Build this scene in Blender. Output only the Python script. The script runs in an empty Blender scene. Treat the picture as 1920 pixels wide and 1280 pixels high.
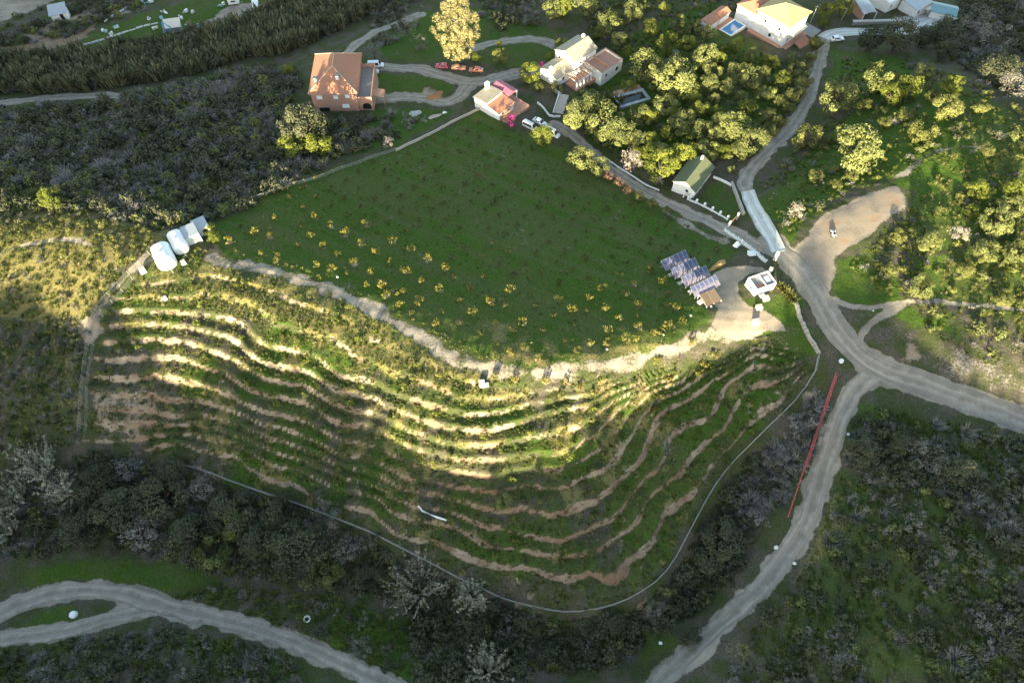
import bpy, math, random
import numpy as np
from mathutils import Vector, Matrix

random.seed(7)
RNG = np.random.default_rng(11)
scene = bpy.context.scene
COL = scene.collection

# ------------------------------------------------------------------ camera, sky, sun, exposure
CZ = 120.0
PITCH = math.radians(60.0)
FPX = 1280.0
cam_data = bpy.data.cameras.new('camera')
cam_data.lens = 24.0
cam_data.sensor_width = 36.0
cam_data.clip_end = 6000.0
cam = bpy.data.objects.new('camera', cam_data)
COL.objects.link(cam)
cam.location = (0, 0, CZ)
cam.rotation_euler = (math.radians(90) - PITCH, 0, 0)
scene.camera = cam

SUN_AZ = math.radians(13.0)     # heading of the shadows, clockwise from +Y
SUN_EL = math.radians(10.0)
world = bpy.data.worlds.new('World')
scene.world = world
world.use_nodes = True
wn = world.node_tree.nodes
sky = wn.new('ShaderNodeTexSky')
sky.sky_type = 'NISHITA'
sky.sun_disc = False
sky.sun_elevation = math.radians(12.0)
sky.sun_rotation = math.radians(180.0) + SUN_AZ
sky.altitude = 200
sky.air_density = 1.0
sky.dust_density = 1.0
sky.ozone_density = 1.0
wn['Background'].inputs['Strength'].default_value = 0.11
world.node_tree.links.new(sky.outputs['Color'], wn['Background'].inputs['Color'])

sun_data = bpy.data.lights.new('sun', 'SUN')
sun_data.energy = 4.5
sun_data.angle = math.radians(0.5)
sun_data.color = (1.0, 0.92, 0.70)
sun = bpy.data.objects.new('sun', sun_data)
COL.objects.link(sun)
sdir = Vector((math.sin(SUN_AZ) * math.cos(SUN_EL), math.cos(SUN_AZ) * math.cos(SUN_EL), -math.sin(SUN_EL)))
sun.rotation_euler = sdir.to_track_quat('-Z', 'Y').to_euler()
sun.location = (-60, -260, 140)

scene.view_settings.view_transform = 'Standard'
scene.view_settings.look = 'None'
scene.view_settings.exposure = 2.55
scene.view_settings.use_white_balance = True
scene.view_settings.white_balance_temperature = 7400
scene.view_settings.white_balance_tint = 6
scene.view_settings.gamma = 1.0
scene.view_settings.use_curve_mapping = False
scene.cycles.max_bounces = 3
scene.cycles.diffuse_bounces = 2
scene.cycles.glossy_bounces = 2
scene.cycles.caustics_reflective = False
scene.cycles.caustics_refractive = False
scene.cycles.transparent_max_bounces = 8

# ------------------------------------------------------------------ picture <-> place
cp, sp = math.cos(PITCH), math.sin(PITCH)

def atz(px, py, z):
    """point of the place seen at a pixel of the 1920x1280 photograph, on the level z"""
    u = (np.asarray(px, float) - 960) / FPX
    v = (np.asarray(py, float) - 640) / FPX
    t = (np.asarray(z, float) - CZ) / (-sp - cp * v)
    return u * t, (cp - sp * v) * t

def fbm(x, y, scale, octaves=4, seed=0):
    """value noise, about -1..1"""
    out = np.zeros(np.shape(x)); amp = 1.0; tot = 0.0
    for o in range(octaves):
        r = np.random.default_rng(seed * 31 + o)
        tab = r.uniform(-1, 1, (256, 256))
        fx = np.asarray(x) / scale + 37.7 * o; fy = np.asarray(y) / scale + 11.3 * o
        ix = np.floor(fx).astype(int); iy = np.floor(fy).astype(int)
        ax = fx - ix; ay = fy - iy
        ax = ax * ax * (3 - 2 * ax); ay = ay * ay * (3 - 2 * ay)
        a = tab[ix % 256, iy % 256]; b = tab[(ix + 1) % 256, iy % 256]
        c = tab[ix % 256, (iy + 1) % 256]; d = tab[(ix + 1) % 256, (iy + 1) % 256]
        out += amp * ((a * (1 - ax) + b * ax) * (1 - ay) + (c * (1 - ax) + d * ax) * ay)
        tot += amp; amp *= 0.5; scale *= 0.5
    return out / tot * 1.6

def smooth(e0, e1, v):
    t = np.clip((v - e0) / (e1 - e0), 0, 1)
    return t * t * (3 - 2 * t)

# ------------------------------------------------------------------ the lie of the land
# (pixel x, pixel y, height): read off the photograph; the plateau is level 0
LAND = [
 # crest of the hill with its track
 (100,470,2.6),(200,435,2.6),(240,490,1.7),(340,455,1.6),(430,485,1.3),(520,512,1.0),(650,562,.8),(730,600,.8),(800,635,.8),(900,680,.9),(960,700,.8),
 (1030,700,.6),(1100,690,.4),(1180,675,.4),(1250,655,.4),(1330,610,.7),(1400,570,.9),(1440,505,1.2),(1420,630,-.2),(1500,490,1.2),(1480,570,.8),
 (0,480,2.6),(0,430,3.4),(0,540,.2),(120,540,-.2),
 # the field, sloping away behind the crest
 (420,420,-1.2),(560,440,-2.0),(500,370,-2.6),(600,330,-6.2),(700,400,-5.2),(740,285,-10.2),(800,350,-8.8),(900,440,-6.0),(820,540,-1.55),(640,500,-.9),
 (1000,450,-7.2),(1000,560,-2.4),(1000,620,-.9),(880,590,-.75),(900,300,-11.5),(900,225,-14.2),(1050,300,-13.0),(1050,380,-10.2),(1150,440,-7.6),(1150,560,-2.5),
 (1200,350,-10.6),(1240,500,-4.6),(1300,450,-5.8),(1260,580,-1.2),(1300,530,-2.0),(1340,520,-1.6),(1370,440,-4.4),(1130,640,-.6),
 # cottages and lanes
 (950,205,-15.0),(1000,180,-16.6),(1060,170,-17.6),(1090,130,-19.4),(1150,170,-18.4),(1060,235,-14.8),(1180,345,-10.6),(1240,375,-9.0),(1340,420,-5.6),(1400,450,-2.6),
 (1300,345,-9.4),(1380,400,-5.4),(1150,250,-13.6),(1200,180,-14.5),
 (630,215,-13.2),(630,130,-15.4),(700,185,-14.6),(760,125,-18.5),(800,185,-15.6),(860,125,-17.2),(860,60,-21.5),(900,150,-16.6),(860,-20,-27.5),(1040,80,-21.2),(1060,0,-22.5),
 # east of the lane, up to the villa
 (1240,280,-11.0),(1300,200,-11.4),(1300,100,-13.0),(1380,230,-9.4),(1440,300,-7.2),(1480,240,-9.4),(1420,150,-10.8),(1530,150,-11.6),(1545,80,-14.2),(1450,95,-14.4),(1440,20,-16.4),(1300,0,-16.5),
 (1620,60,-14.6),(1720,50,-16.0),(1720,-20,-21.0),(1850,60,-17.0),(1930,40,-20.0),(1930,140,-5.0),
 (1590,150,-8.8),(1700,150,-3.6),(1790,165,3.0),(1600,270,-2.8),(1500,380,-.4),(1470,440,.5),(1440,400,-1.8),(1600,400,2.4),(1680,360,3.8),(1560,450,1.5),
 (1800,230,6.0),(1880,200,5.6),(1750,320,5.2),(1700,260,2.8),(1900,320,6.6),(1800,400,4.6),(1930,430,6.0),(1700,470,2.9),(1650,540,1.5),(1760,560,2.9),(1860,620,3.5),(1930,560,4.4),
 (1560,600,.4),(1620,680,-.6),(1720,715,-.8),(1930,792,-1.0),(1700,650,1.2),(1800,690,1.6),(1930,735,1.0),
 # terraces, front of the hill
 (200,580,-.8),(330,590,-.7),(500,640,-1.7),(640,700,-2.4),(760,745,-1.6),(830,755,-1.2),(900,760,-1.4),(980,750,-1.6),(1060,730,-1.8),
 (180,650,-3.4),(330,655,-3.5),(440,700,-4.7),(560,740,-5.0),(700,795,-5.6),(800,850,-6.2),(870,870,-6.0),(960,865,-6.0),(1050,850,-6.2),(1120,800,-5.2),(1230,710,-3.2),(1330,655,-1.6),
 (180,730,-6.0),(380,750,-7.6),(500,800,-8.6),(640,845,-9.2),(760,890,-9.6),(870,905,-9.2),(1000,905,-9.2),(1090,890,-9.6),(1180,800,-7.8),(1290,715,-5.2),(1400,660,-2.2),
 (330,815,-11.5),(440,835,-12),(560,885,-12.5),(700,930,-13),(820,985,-14.2),(900,950,-11.4),(900,1030,-15.0),(960,1050,-15.4),(1000,1000,-13.0),(1060,1010,-13.4),(1150,960,-12.6),(1230,870,-10.6),(1330,770,-7.4),(1450,690,-3.4),
 (1080,1075,-16.0),(1170,1030,-15.4),(1240,940,-13.2),(1340,840,-10.4),(1430,750,-6.6),
 (320,868,-14.5),(430,902,-15.5),(560,945,-16.2),(700,1000,-17),(820,1062,-17.6),(900,1100,-18),(1000,1135,-18.4),(1100,1146,-18.4),(1180,1122,-18.0),(1240,1080,-17.2),(1290,1000,-15.4),(1340,910,-13.2),(1410,830,-10.2),(1480,760,-6.6),(1530,690,-2.4),(1525,640,-.8),
 # the gully
 (820,1105,-23),(940,1142,-24.5),(1050,1182,-25),(1180,1185,-24.5),(1290,1110,-22),(1360,1000,-18),(1420,900,-14.5),(700,1050,-20.5),(560,1000,-19),(400,960,-18.5),(250,900,-17.5),
 # left scrub slope
 (150,830,-11.5),(60,620,-3.4),(60,720,-6),(60,840,-11.5),(-40,700,-4.5),(-40,950,-15),(100,980,-17),
 # bottom road and slope below
 (0,1160,-18.2),(200,1130,-18.2),(420,1160,-18.6),(600,1220,-19),(740,1285,-19.2),(200,1040,-18.4),(420,1090,-19),(640,1150,-20),(300,1250,-15.5),(60,1280,-13),(500,1300,-16.5),(860,1220,-20.5),(1000,1270,-20.5),
 # right road going down and the hill beside it
 (1600,735,-2),(1565,800,-4),(1550,860,-5.8),(1525,930,-8),(1495,1000,-10),(1440,1080,-12.6),(1380,1140,-14.4),(1310,1205,-16),(1230,1285,-17.4),(1450,960,-11.6),(1400,1060,-14.6),
 (1480,820,-8.2),(1540,720,-3.2),(1640,800,-2.5),(1640,950,-3.5),(1600,1100,-6),(1500,1220,-9.5),(1760,860,.2),(1760,1040,1.5),(1700,1240,-1.5),(1940,870,.2),(1940,1060,3.5),(1940,1290,3.0),(1450,1310,-12),
 # the far valley
 (0,400,1.6),(100,350,-2.2),(300,350,-4.2),(420,390,-2.8),(400,250,-10.5),(200,200,-14),(0,180,-15.5),(100,182,-15.2),(220,180,-14.5),(520,200,-14.0),(520,130,-18.5),(560,300,-7.5),(0,280,-8.5),(200,280,-8.8),
 (0,130,-21),(300,120,-22.5),(560,50,-25.5),(0,60,-24),(300,60,-26),(480,0,-31),(100,20,-28),(650,60,-23.5),(720,0,-28),
]
OUT = [  # x, y, height beyond the frame
 (-330,60,12),(-300,-60,30),(-260,170,-10),(-280,300,-42),(-120,300,-42),(0,300,-42),(120,300,-40),(260,290,-42),(250,170,-10),(240,80,10),(260,-40,30),
 (-120,-10,-4),(-60,-20,-8),(0,-18,-12),(50,-14,-9),(120,-8,9),
 (-400,400,-40),(400,400,-40),(0,500,-30),(-500,0,20),(500,0,20),
]
def ridge(s):
    """height of the ridge behind the viewer, along the line square to the sun"""
    return np.interp(s, [-400,-200,-130,-108,-85,-82,-78.5,-75,-71,-62,-50,-40,-19,0,15,28,40,48,60,72,84,120,200,400], [30,29,26.5,24.2,21.8,19.4,17.6,18.6,21.6,21.4,20.8,19.4,17.0,19.0,23.4,29.2,34.6,35.6,35.4,33,30.5,30,33,34])
TR = -100.0
pts = []
for px, py, z in LAND:
    x, y = atz(px, py, z); pts.append((float(x), float(y), z))
pts += OUT
cA, sA = math.cos(SUN_AZ), math.sin(SUN_AZ)
for s in list(range(-200, 201, 25)):
    for t, dz in ((TR, 0.0), (TR - 45, -6.0), (TR + 14, -3.5)):
        pts.append((s * cA + t * sA, -s * sA + t * cA, float(ridge(s)) + dz))
P = np.array(pts)

def tps_fit(P, lam):
    n = len(P); X = P[:, :2] / 100.0
    d2 = ((X[:, None] - X[None]) ** 2).sum(-1)
    K = 0.5 * d2 * np.log(d2 + 1e-12)
    A = np.zeros((n + 3, n + 3)); A[:n, :n] = K + lam * np.eye(n)
    A[:n, n] = 1; A[:n, n + 1:] = X; A[n, :n] = 1; A[n + 1:, :n] = X.T
    b = np.zeros(n + 3); b[:n] = P[:, 2]
    return X, np.linalg.solve(A, b)

def tps_eval(model, x, y):
    X, w = model; n = len(X)
    xs = np.ravel(x).astype(np.float32) / 100.0; ys = np.ravel(y).astype(np.float32) / 100.0
    out = (w[n] + w[n + 1] * xs + w[n + 2] * ys).astype(np.float64)
    for i in range(n):
        d2 = (xs - np.float32(X[i, 0])) ** 2 + (ys - np.float32(X[i, 1])) ** 2
        out += w[i] * 0.5 * d2 * np.log(d2 + np.float32(1e-12))
    return out.reshape(np.shape(x))

def axis(parts):
    out = [parts[0][0]]
    for a, b, st in parts:
        n = max(1, int(round((b - a) / st))); out += list(np.linspace(a, b, n + 1)[1:])
    return np.array(out)
GX = axis([(-2400,-600,150),(-600,-230,12),(-230,-112,.8),(-112,112,.42),(112,230,.8),(230,600,12),(600,2400,150)])
GY = axis([(-2400,-300,150),(-300,-150,10),(-150,-70,2.0),(-70,2,2.0),(2,150,.42),(150,290,.8),(290,600,12),(600,2400,150)])
XX, YY = np.meshgrid(GX, GY)          # rows are y
# evaluate the spline on a coarser net and interpolate
CX = axis([(-600,-230,12),(-230,230,2.0),(230,600,12)]); CY = axis([(-300,-150,10),(-150,290,2.0),(290,600,12)])
land_model = tps_fit(P, 1e-4)
CXX, CYY = np.meshgrid(CX, CY)
CZZ = tps_eval(land_model, CXX, CYY)

def bilerp(ax, ay, G, x, y):
    x = np.clip(x, ax[0], ax[-1]); y = np.clip(y, ay[0], ay[-1])
    i = np.clip(np.searchsorted(ax, x) - 1, 0, len(ax) - 2); j = np.clip(np.searchsorted(ay, y) - 1, 0, len(ay) - 2)
    fx = (x - ax[i]) / (ax[i + 1] - ax[i]); fy = (y - ay[j]) / (ay[j + 1] - ay[j])
    return (G[j, i] * (1 - fx) + G[j, i + 1] * fx) * (1 - fy) + (G[j + 1, i] * (1 - fx) + G[j + 1, i + 1] * fx) * fy

ZB = bilerp(CX, CY, CZZ, XX, YY)
far = smooth(350, 560, np.maximum(np.abs(XX), np.abs(YY - 100)))
ZB = ZB * (1 - far) + far * (-20 + 25 * fbm(XX, YY, 400, 3, 5))

def at_base(px, py):
    z = -4.0
    for _ in range(60):
        x, y = atz(px, py, z); zn = float(bilerp(CX, CY, CZZ, x, y)); z = 0.6 * z + 0.4 * zn
    return float(x), float(y)

def wpath(pp):
    return np.array([at_base(px, py) for px, py in pp])

def smooth_path(pp, step=1.0):
    """Catmull-Rom through the points, resampled"""
    p = np.asarray(pp, float); q = np.vstack([2 * p[0] - p[1], p, 2 * p[-1] - p[-2]]); out = []
    for i in range(1, len(q) - 2):
        n = max(2, int(np.linalg.norm(q[i + 1] - q[i]) / step))
        for k in range(n):
            t = k / n
            out.append(0.5 * (2 * q[i] + (q[i + 1] - q[i - 1]) * t + (2 * q[i - 1] - 5 * q[i] + 4 * q[i + 1] - q[i + 2]) * t * t + (3 * q[i] - q[i - 1] - 3 * q[i + 1] + q[i + 2]) * t ** 3))
    out.append(p[-1]); return np.array(out)

def box_idx(xs, ys, pad):
    i0 = max(0, np.searchsorted(GX, min(xs) - pad) - 1); i1 = min(len(GX), np.searchsorted(GX, max(xs) + pad) + 1)
    j0 = max(0, np.searchsorted(GY, min(ys) - pad) - 1); j1 = min(len(GY), np.searchsorted(GY, max(ys) + pad) + 1)
    return slice(j0, j1), slice(i0, i1)

def seg_dist(x, y, path, closed=False):
    d = np.full(x.shape, 1e9); n = len(path)
    for k in range(n if closed else n - 1):
        a = path[k]; b = path[(k + 1) % n]; ab = b - a; L = max(1e-9, ab @ ab)
        t = np.clip(((x - a[0]) * ab[0] + (y - a[1]) * ab[1]) / L, 0, 1)
        d = np.minimum(d, (x - a[0] - t * ab[0]) ** 2 + (y - a[1] - t * ab[1]) ** 2)
    return np.sqrt(d)

def inside(x, y, poly):
    r = np.zeros(x.shape, bool); n = len(poly)
    for k in range(n):
        x0, y0 = poly[k]; x1, y1 = poly[(k + 1) % n]
        if y0 == y1: continue
        c = ((y0 > y) != (y1 > y)) & (x < (x1 - x0) * (y - y0) / (y1 - y0) + x0)
        r ^= c
    return r

def poly_mask(poly, soft, sl=None):
    """1 inside, fading over soft metres, on the ground grid"""
    M = np.zeros(XX.shape)
    s = box_idx(poly[:, 0], poly[:, 1], soft + 1)
    x, y = XX[s], YY[s]
    d = seg_dist(x, y, poly, True) * np.where(inside(x, y, poly), 1, -1)
    d = d + soft * 0.8 * fbm(x, y, 5.0, 3, 3)
    M[s] = smooth(-soft, soft, d); return M

def line_mask(path, half, soft, jitter=0.35):
    M = np.zeros(XX.shape)
    s = box_idx(path[:, 0], path[:, 1], half + soft + 1)
    x, y = XX[s], YY[s]
    d = seg_dist(x, y, path) + jitter * fbm(x, y, 3.0, 3, 8)
    M[s] = 1 - smooth(half - soft * .4, half + soft, d); return M

# ------------------------------------------------------------------ roads: centre lines and widths
ROADS = {
 'main':   ([(2230,895),(2080,848),(1960,806),(1920,790),(1800,745),(1720,716),(1650,692),(1605,660),(1560,603),(1525,545),(1495,505),(1455,467),(1440,452)], 5.1),
 'up':     ([(1401,362),(1398,335),(1425,298),(1478,246),(1513,192),(1529,140),(1539,100),(1546,74)], 3.0),
 'low':    ([(1648,694),(1604,732),(1574,790),(1553,850),(1530,920),(1500,1000),(1442,1080),(1382,1140),(1320,1198),(1240,1275),(1180,1330),(1110,1385),(1020,1440)], 3.2),
 'bottom': ([(-330,1290),(-180,1225),(-60,1172),(-10,1152),(60,1122),(150,1106),(230,1112),(310,1136),(420,1162),(520,1192),(620,1232),(740,1288),(830,1332),(930,1385),(1010,1440)], 3.3),
 'fork':   ([(-330,1292),(-200,1250),(-60,1212),(0,1200),(70,1189),(140,1178),(215,1156),(300,1138)], 2.7),
 'valley': ([(-300,225),(-150,210),(-40,198),(30,190),(100,183),(170,179),(222,180)], 3.0),
 'lane':   ([(1040,232),(1062,245),(1090,268),(1140,312),(1190,347),(1240,375),(1290,398),(1340,420),(1385,441),(1425,462),(1458,478)], 2.6),
 'yard':   ([(692,124),(740,127),(790,130),(830,141),(875,154),(920,150),(965,138),(1000,132)], 4.0),
 'loop':   ([(708,186),(745,182),(790,184),(830,192),(862,180),(880,158)], 3.8),
 'back':   ([(652,100),(668,84),(700,62),(745,44),(790,26)], 3.0),
 'rise':   ([(880,92),(930,80),(985,74),(1030,80),(1062,102)], 3.0),
}
ROADP = {}
for k, (pp, w) in ROADS.items():
    ROADP[k] = (smooth_path(wpath(pp), 1.0), w)
RAMP = [(1402,358),(1412,384),(1428,414),(1446,445),(1460,472)]
RAMP_P = smooth_path(wpath(RAMP), 0.8)
APRON = [(1546,73),(1562,64),(1590,60),(1640,60),(1690,60),(1730,50),(1765,30)]
APRON_P = smooth_path(wpath(APRON), 1.0)
CLEARING = wpath([(1478,486),(1500,452),(1525,420),(1570,388),(1630,360),(1680,347),(1706,368),(1698,393),(1650,425),(1600,460),(1565,500),(1552,540),(1540,560),(1510,520)])
COURT = wpath([(1338,512),(1365,502),(1400,498),(1440,500),(1448,514),(1400,516),(1384,530),(1380,552),(1400,578),(1432,580),(1468,600),(1472,618),(1430,618),(1412,634),(1385,640),(1356,632),(1340,612),(1346,592),(1346,575),(1330,545)])
TRACK = smooth_path(wpath([(395,487),(470,500),(560,522),(660,562),(740,602),(800,640),(860,672),(930,692),(1000,697),(1080,692),(1160,682),(1230,662),(1300,634),(1340,620)]), 1.2)

# ------------------------------------------------------------------ terraces
TL = [
 (-1.3, [(60,510),(215,535),(330,505),(430,505),(560,538),(650,580),(740,628),(800,668),(860,700),(960,718),(1080,710),(1200,690),(1330,640),(1430,610),(1510,610)]),
 (1.1, [(200,580),(330,590),(500,640),(640,700),(740,742),(830,770),(900,780),(980,765),(1060,742),(1160,715),(1260,680),(1360,645)]),
 (3.6, [(180,650),(330,655),(440,695),(560,735),(700,790),(800,835),(870,850),(960,848),(1050,832),(1120,790),(1220,712),(1310,668),(1400,640)]),
 (6.1, [(180,730),(380,750),(500,795),(640,845),(760,893),(870,910),(1000,910),(1090,893),(1190,800),(1290,720),(1420,650)]),
 (8.0, [(330,795),(440,815),(560,855),(700,908),(800,945),(895,975),(940,985),(1000,1000),(1060,1010),(1150,965),(1230,870),(1330,775),(1455,690)]),
 (10.0, [(330,825),(440,848),(560,896),(700,950),(820,1005),(900,1042),(1000,1066),(1080,1075),(1170,1032),(1240,942),(1340,842),(1440,752)]),
 (10.85, [(320,868),(430,902),(560,945),(700,1000),(820,1062),(900,1100),(1000,1135),(1100,1146),(1180,1122),(1240,1080),(1290,1000),(1340,910),(1410,830),(1480,760),(1530,690)]),
]
tp = []
for k, pp in TL:
    for p in pp: tp.append((*at_base(*p), k))
t_model = tps_fit(np.array(tp), 3e-4)
TREG = wpath([(206,548),(330,522),(430,516),(560,552),(650,596),(740,644),(800,684),(860,716),(930,735),(1010,735),(1150,700),(1300,668),(1420,632),(1500,660),(1528,692),(1478,758),(1408,828),(1336,910),(1286,1000),(1238,1078),(1178,1120),(1100,1144),(1000,1132),(900,1096),(820,1058),(700,996),(560,940),(430,898),(320,862),(168,820),(178,700)])
TW = poly_mask(TREG, 3.0)
sT = box_idx(TREG[:, 0], TREG[:, 1], 6)
TT = np.zeros(XX.shape)
wob = 0.26 * fbm(XX[sT], YY[sT], 12.0, 2, 21) + 0.06 * fbm(XX[sT], YY[sT], 1.8, 2, 22)
TT[sT] = tps_eval(t_model, XX[sT], YY[sT]) + wob
FR = TT - np.floor(TT)
RW = np.clip(0.27 + 0.13 * fbm(XX, YY, 5.0, 2, 33), .13, .42)
stair = np.floor(TT) + smooth(0.0, RW, FR)
hloc = (1.5 + 0.3 * fbm(XX, YY, 18, 2, 30)) * (.55 + .45 * smooth(.2, 1.6, TT))
Z = ZB - TW * hloc * (stair - TT - 0.3)
RISER = TW * smooth(0.02, 0.10, FR) * (1 - smooth(RW * .72, RW * 1.02, FR))

# general roughness
rough = 0.30 * fbm(XX, YY, 9, 3, 40) + 0.10 * fbm(XX, YY, 1.7, 2, 41)
Z = Z + rough * (1 - 0.55 * TW) + RISER * .28 * fbm(XX, YY, 1.3, 2, 44)

# masks that the ground material reads
DIRT = np.zeros(XX.shape); SOIL = np.zeros(XX.shape); LUSH = np.zeros(XX.shape); DRY = np.zeros(XX.shape); PALE = np.zeros(XX.shape)
def put(M, m, k=1.0): np.maximum(M, m * k, out=M)

FLAT = np.zeros(XX.shape)
for k, (path, w) in ROADP.items():
    m = line_mask(path, w / 2 + .3, 1.6)
    put(FLAT, m); put(DIRT, line_mask(path, w / 2 - .05, .9, .7))
put(FLAT, line_mask(RAMP_P, 2.1, 1.2)); put(FLAT, line_mask(APRON_P, 2.8, 1.2))
mc = poly_mask(CLEARING, 1.2); put(FLAT, mc); put(DIRT, mc)
mk = poly_mask(COURT, .9); put(FLAT, mk, .8); put(DIRT, mk)
Z = Z * (1 - FLAT) + FLAT * (bilerp(CX, CY, CZZ, XX, YY) + 0.05 * fbm(XX, YY, 4, 2, 77) - 0.05)
put(DIRT, line_mask(TRACK, 1.15, 1.4, 1.0), .60)
for pp, h, k in (([(-20,478),(60,456),(125,449),(190,465)], .4, .55), ([(1548,556),(1600,574),(1650,574),(1700,567),(1760,566),(1840,572),(1925,582)], .35, .8),
                 ([(1608,645),(1622,616),(1655,592),(1700,570)], .5, .9), ([(1640,345),(1690,328),(1740,292),(1800,276),(1860,280)], .5, .45), ([(278,478),(240,515),(200,560),(176,600)], .5, .6), ([(1248,398),(1300,428),(1360,452)], .8, .6)):
    put(DIRT, line_mask(smooth_path(wpath(pp), 1.0), h, .7, .4), k)

# bare reddish earth
put(SOIL, RISER * smooth(-.85, .20, .7 * fbm(XX, YY, 8, 3, 50) + .6 * fbm(XX, YY, 1.6, 2, 51) + .40 * smooth(5.6, 7.4, TT) - .30 * (1 - smooth(.4, 1.4, TT))))
put(SOIL, mc, .42); put(SOIL, mk, .40)
for pp, k in (([(140,600),(170,585),(186,620),(165,660),(140,640)], .9), ([(175,730),(290,740),(330,800),(260,830),(180,800)], .55), ([(1330,590),(1390,600),(1400,640),(1345,650)], .45),
              ([(0,88),(60,78),(130,58),(190,36),(205,30),(150,75),(60,104),(0,120)], .8), ([(30,66),(160,20),(250,0),(240,26),(150,60),(60,85)], .55), ([(1500,738),(1530,736),(1526,762),(1500,758)], .8),
              ([(1690,630),(1730,640),(1725,675),(1692,680)], .7), ([(680,170),(700,165),(720,172),(712,182)], .6), ([(1280,860),(1200,905),(1230,860)], .2),
              ([(800,168),(826,166),(832,184),(803,186)], .7)):
    put(SOIL, poly_mask(wpath(pp), 1.4), k)
# grey-white broken ground
for pp, k in (([(1655,590),(1690,595),(1750,640),(1830,650),(1920,690),(1925,735),(1850,735),(1760,690),(1690,640)], .30), ([(1000,770),(1100,740),(1130,760),(1010,820)], .35), ([(1190,880),(1260,800),(1380,700),(1420,690),(1300,800),(1230,900)], .25),
              ([(1490,1240),(1540,1130),(1560,1080),(1530,1180)], .5), ([(1880,850),(1925,850),(1925,890)], .8)):
    put(PALE, poly_mask(wpath(pp), 1.5), k)
# paddock and bare fields of the far valley
for pp, k in (([(380,48),(408,24),(438,8),(470,8),(474,26),(432,40)], .9), ([(-60,52),(0,42),(60,20),(105,0),(130,-30),(-60,-40)], .8)):
    put(DIRT, poly_mask(wpath(pp), 1.2), k)

FIELD = wpath([(395,420),(480,375),(600,325),(740,285),(900,205),(945,235),(1040,270),(1080,300),(1180,355),(1280,405),(1350,445),(1380,470),(1340,520),(1310,560),(1330,600),(1290,635),(1180,675),(1080,688),(980,690),(880,670),(780,622),(700,575),(600,530),(500,505),(420,485)])
put(LUSH, poly_mask(FIELD, 1.5))
for pp, k in (([(140,84),(200,50),(300,18),(420,-20),(520,-20),(490,20),(380,50),(330,68),(200,92)], 1), ([(680,160),(720,140),(800,140),(870,165),(830,182),(740,180)], .9), ([(700,200),(860,205),(740,280),(640,300),(640,240)], .7),
              ([(700,95),(800,20),(900,10),(1040,60),(1060,120),(960,130),(850,110),(740,115)], .9), ([(1540,480),(1640,460),(1660,500),(1700,600),(1640,600),(1570,570)], .8), ([(1690,575),(1790,580),(1800,640),(1700,620)], .8),
              ([(1430,380),(1500,300),(1600,200),(1700,150),(1860,180),(1930,240),(1930,420),(1760,480),(1690,430),(1710,360),(1640,345),(1560,380),(1480,460)], .8), ([(1700,480),(1930,440),(1930,600),(1850,600),(1740,560)], .7), ([(1560,90),(1700,110),(1740,180),(1600,200),(1550,160)], .8), ([(1070,160),(1190,60),(1340,0),(1440,110),(1500,160),(1420,290),(1340,290),(1240,330),(1100,270)], .75),
              ([(10,1080),(120,1040),(380,1060),(420,1110),(300,1120),(180,1098),(40,1115)], .9), ([(20,1185),(90,1150),(215,1133),(228,1142),(140,1168),(40,1192)], .9), ([(300,1185),(540,1220),(650,1290),(500,1290),(360,1250)], .6),
              ([(640,1130),(780,1170),(790,1290),(740,1270),(600,1200)], .7), ([(1180,1190),(1290,1160),(1300,1200),(1200,1260)], .7), ([(1540,760),(1640,750),(1920,840),(1920,900),(1700,850),(1600,840)], .55), ([(1560,860),(1900,1000),(1900,1280),(1400,1290),(1520,1050)], .5),
              ([(1400,560),(1500,560),(1530,660),(1460,700),(1400,660)], .9), ([(1420,380),(1350,330),(1300,370),(1370,430)], .6), ([(1180,940),(1330,780),(1440,700),(1500,690),(1480,740),(1340,900),(1240,1070),(1150,1110)], .6)):
    put(LUSH, poly_mask(wpath(pp), 2.0), k)
put(LUSH, TW * (1 - RISER) * smooth(-.5, .5, fbm(XX, YY, 8, 3, 60)), .75)
put(LUSH, poly_mask(wpath([(330,460),(560,500),(800,610),(900,660),(1000,680),(1000,740),(840,745),(640,668),(500,610),(330,568),(215,560)]), 2.0), .55)
# straw-coloured ground
for pp, k in (([(-40,400),(120,380),(300,430),(300,470),(240,500),(190,560),(170,620),(-40,600)], .8), ([(215,545),(330,500),(430,485),(560,510),(740,595),(860,662),(960,695),(940,740),(840,742),(640,664),(500,604),(330,565)], .55), ([(900,600),(1180,640),(1250,640),(1250,690),(1000,705),(900,680)], .45),
              ([(60,600),(170,620),(160,800),(60,800)], .4), ([(840,720),(1000,720),(1000,760),(860,770)], .6), ([(1560,880),(1580,1000),(1500,1130),(1400,1230),(1420,1180),(1530,1010)], .5)):
    put(DRY, poly_mask(wpath(pp), 3.0), k)
put(DRY, TW * smooth(.0, .9, fbm(XX, YY, 5, 3, 63)), .7)
for M in (LUSH, DRY): M *= (1 - np.clip(DIRT, 0, 1) * .9)
LUSH *= 1 - .6 * SOIL

nx, ny = len(GX), len(GY)
def height(x, y): return bilerp(GX, GY, Z, x, y)

def at(px, py, dz=0.0):
    """first point of the ground seen through a pixel of the photograph"""
    u = (px - 960) / FPX; v = (py - 640) / FPX
    d = np.array([u, cp - sp * v, -sp - cp * v])
    t = np.arange(90, 300, .2)
    hh = CZ + t * d[2] - height(t * d[0], t * d[1]) - dz
    i = int(np.argmax(hh < 0)); k = max(1, i)
    f = hh[k - 1] / (hh[k - 1] - hh[k]); tt = t[k - 1] + .2 * f
    x, y = tt * d[0], tt * d[1]
    return Vector((x, y, float(height(x, y))))

def pxscale(p):
    """pixels of the photograph per metre at a point"""
    return FPX / (p[1] * cp - (p[2] - CZ) * sp)

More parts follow.
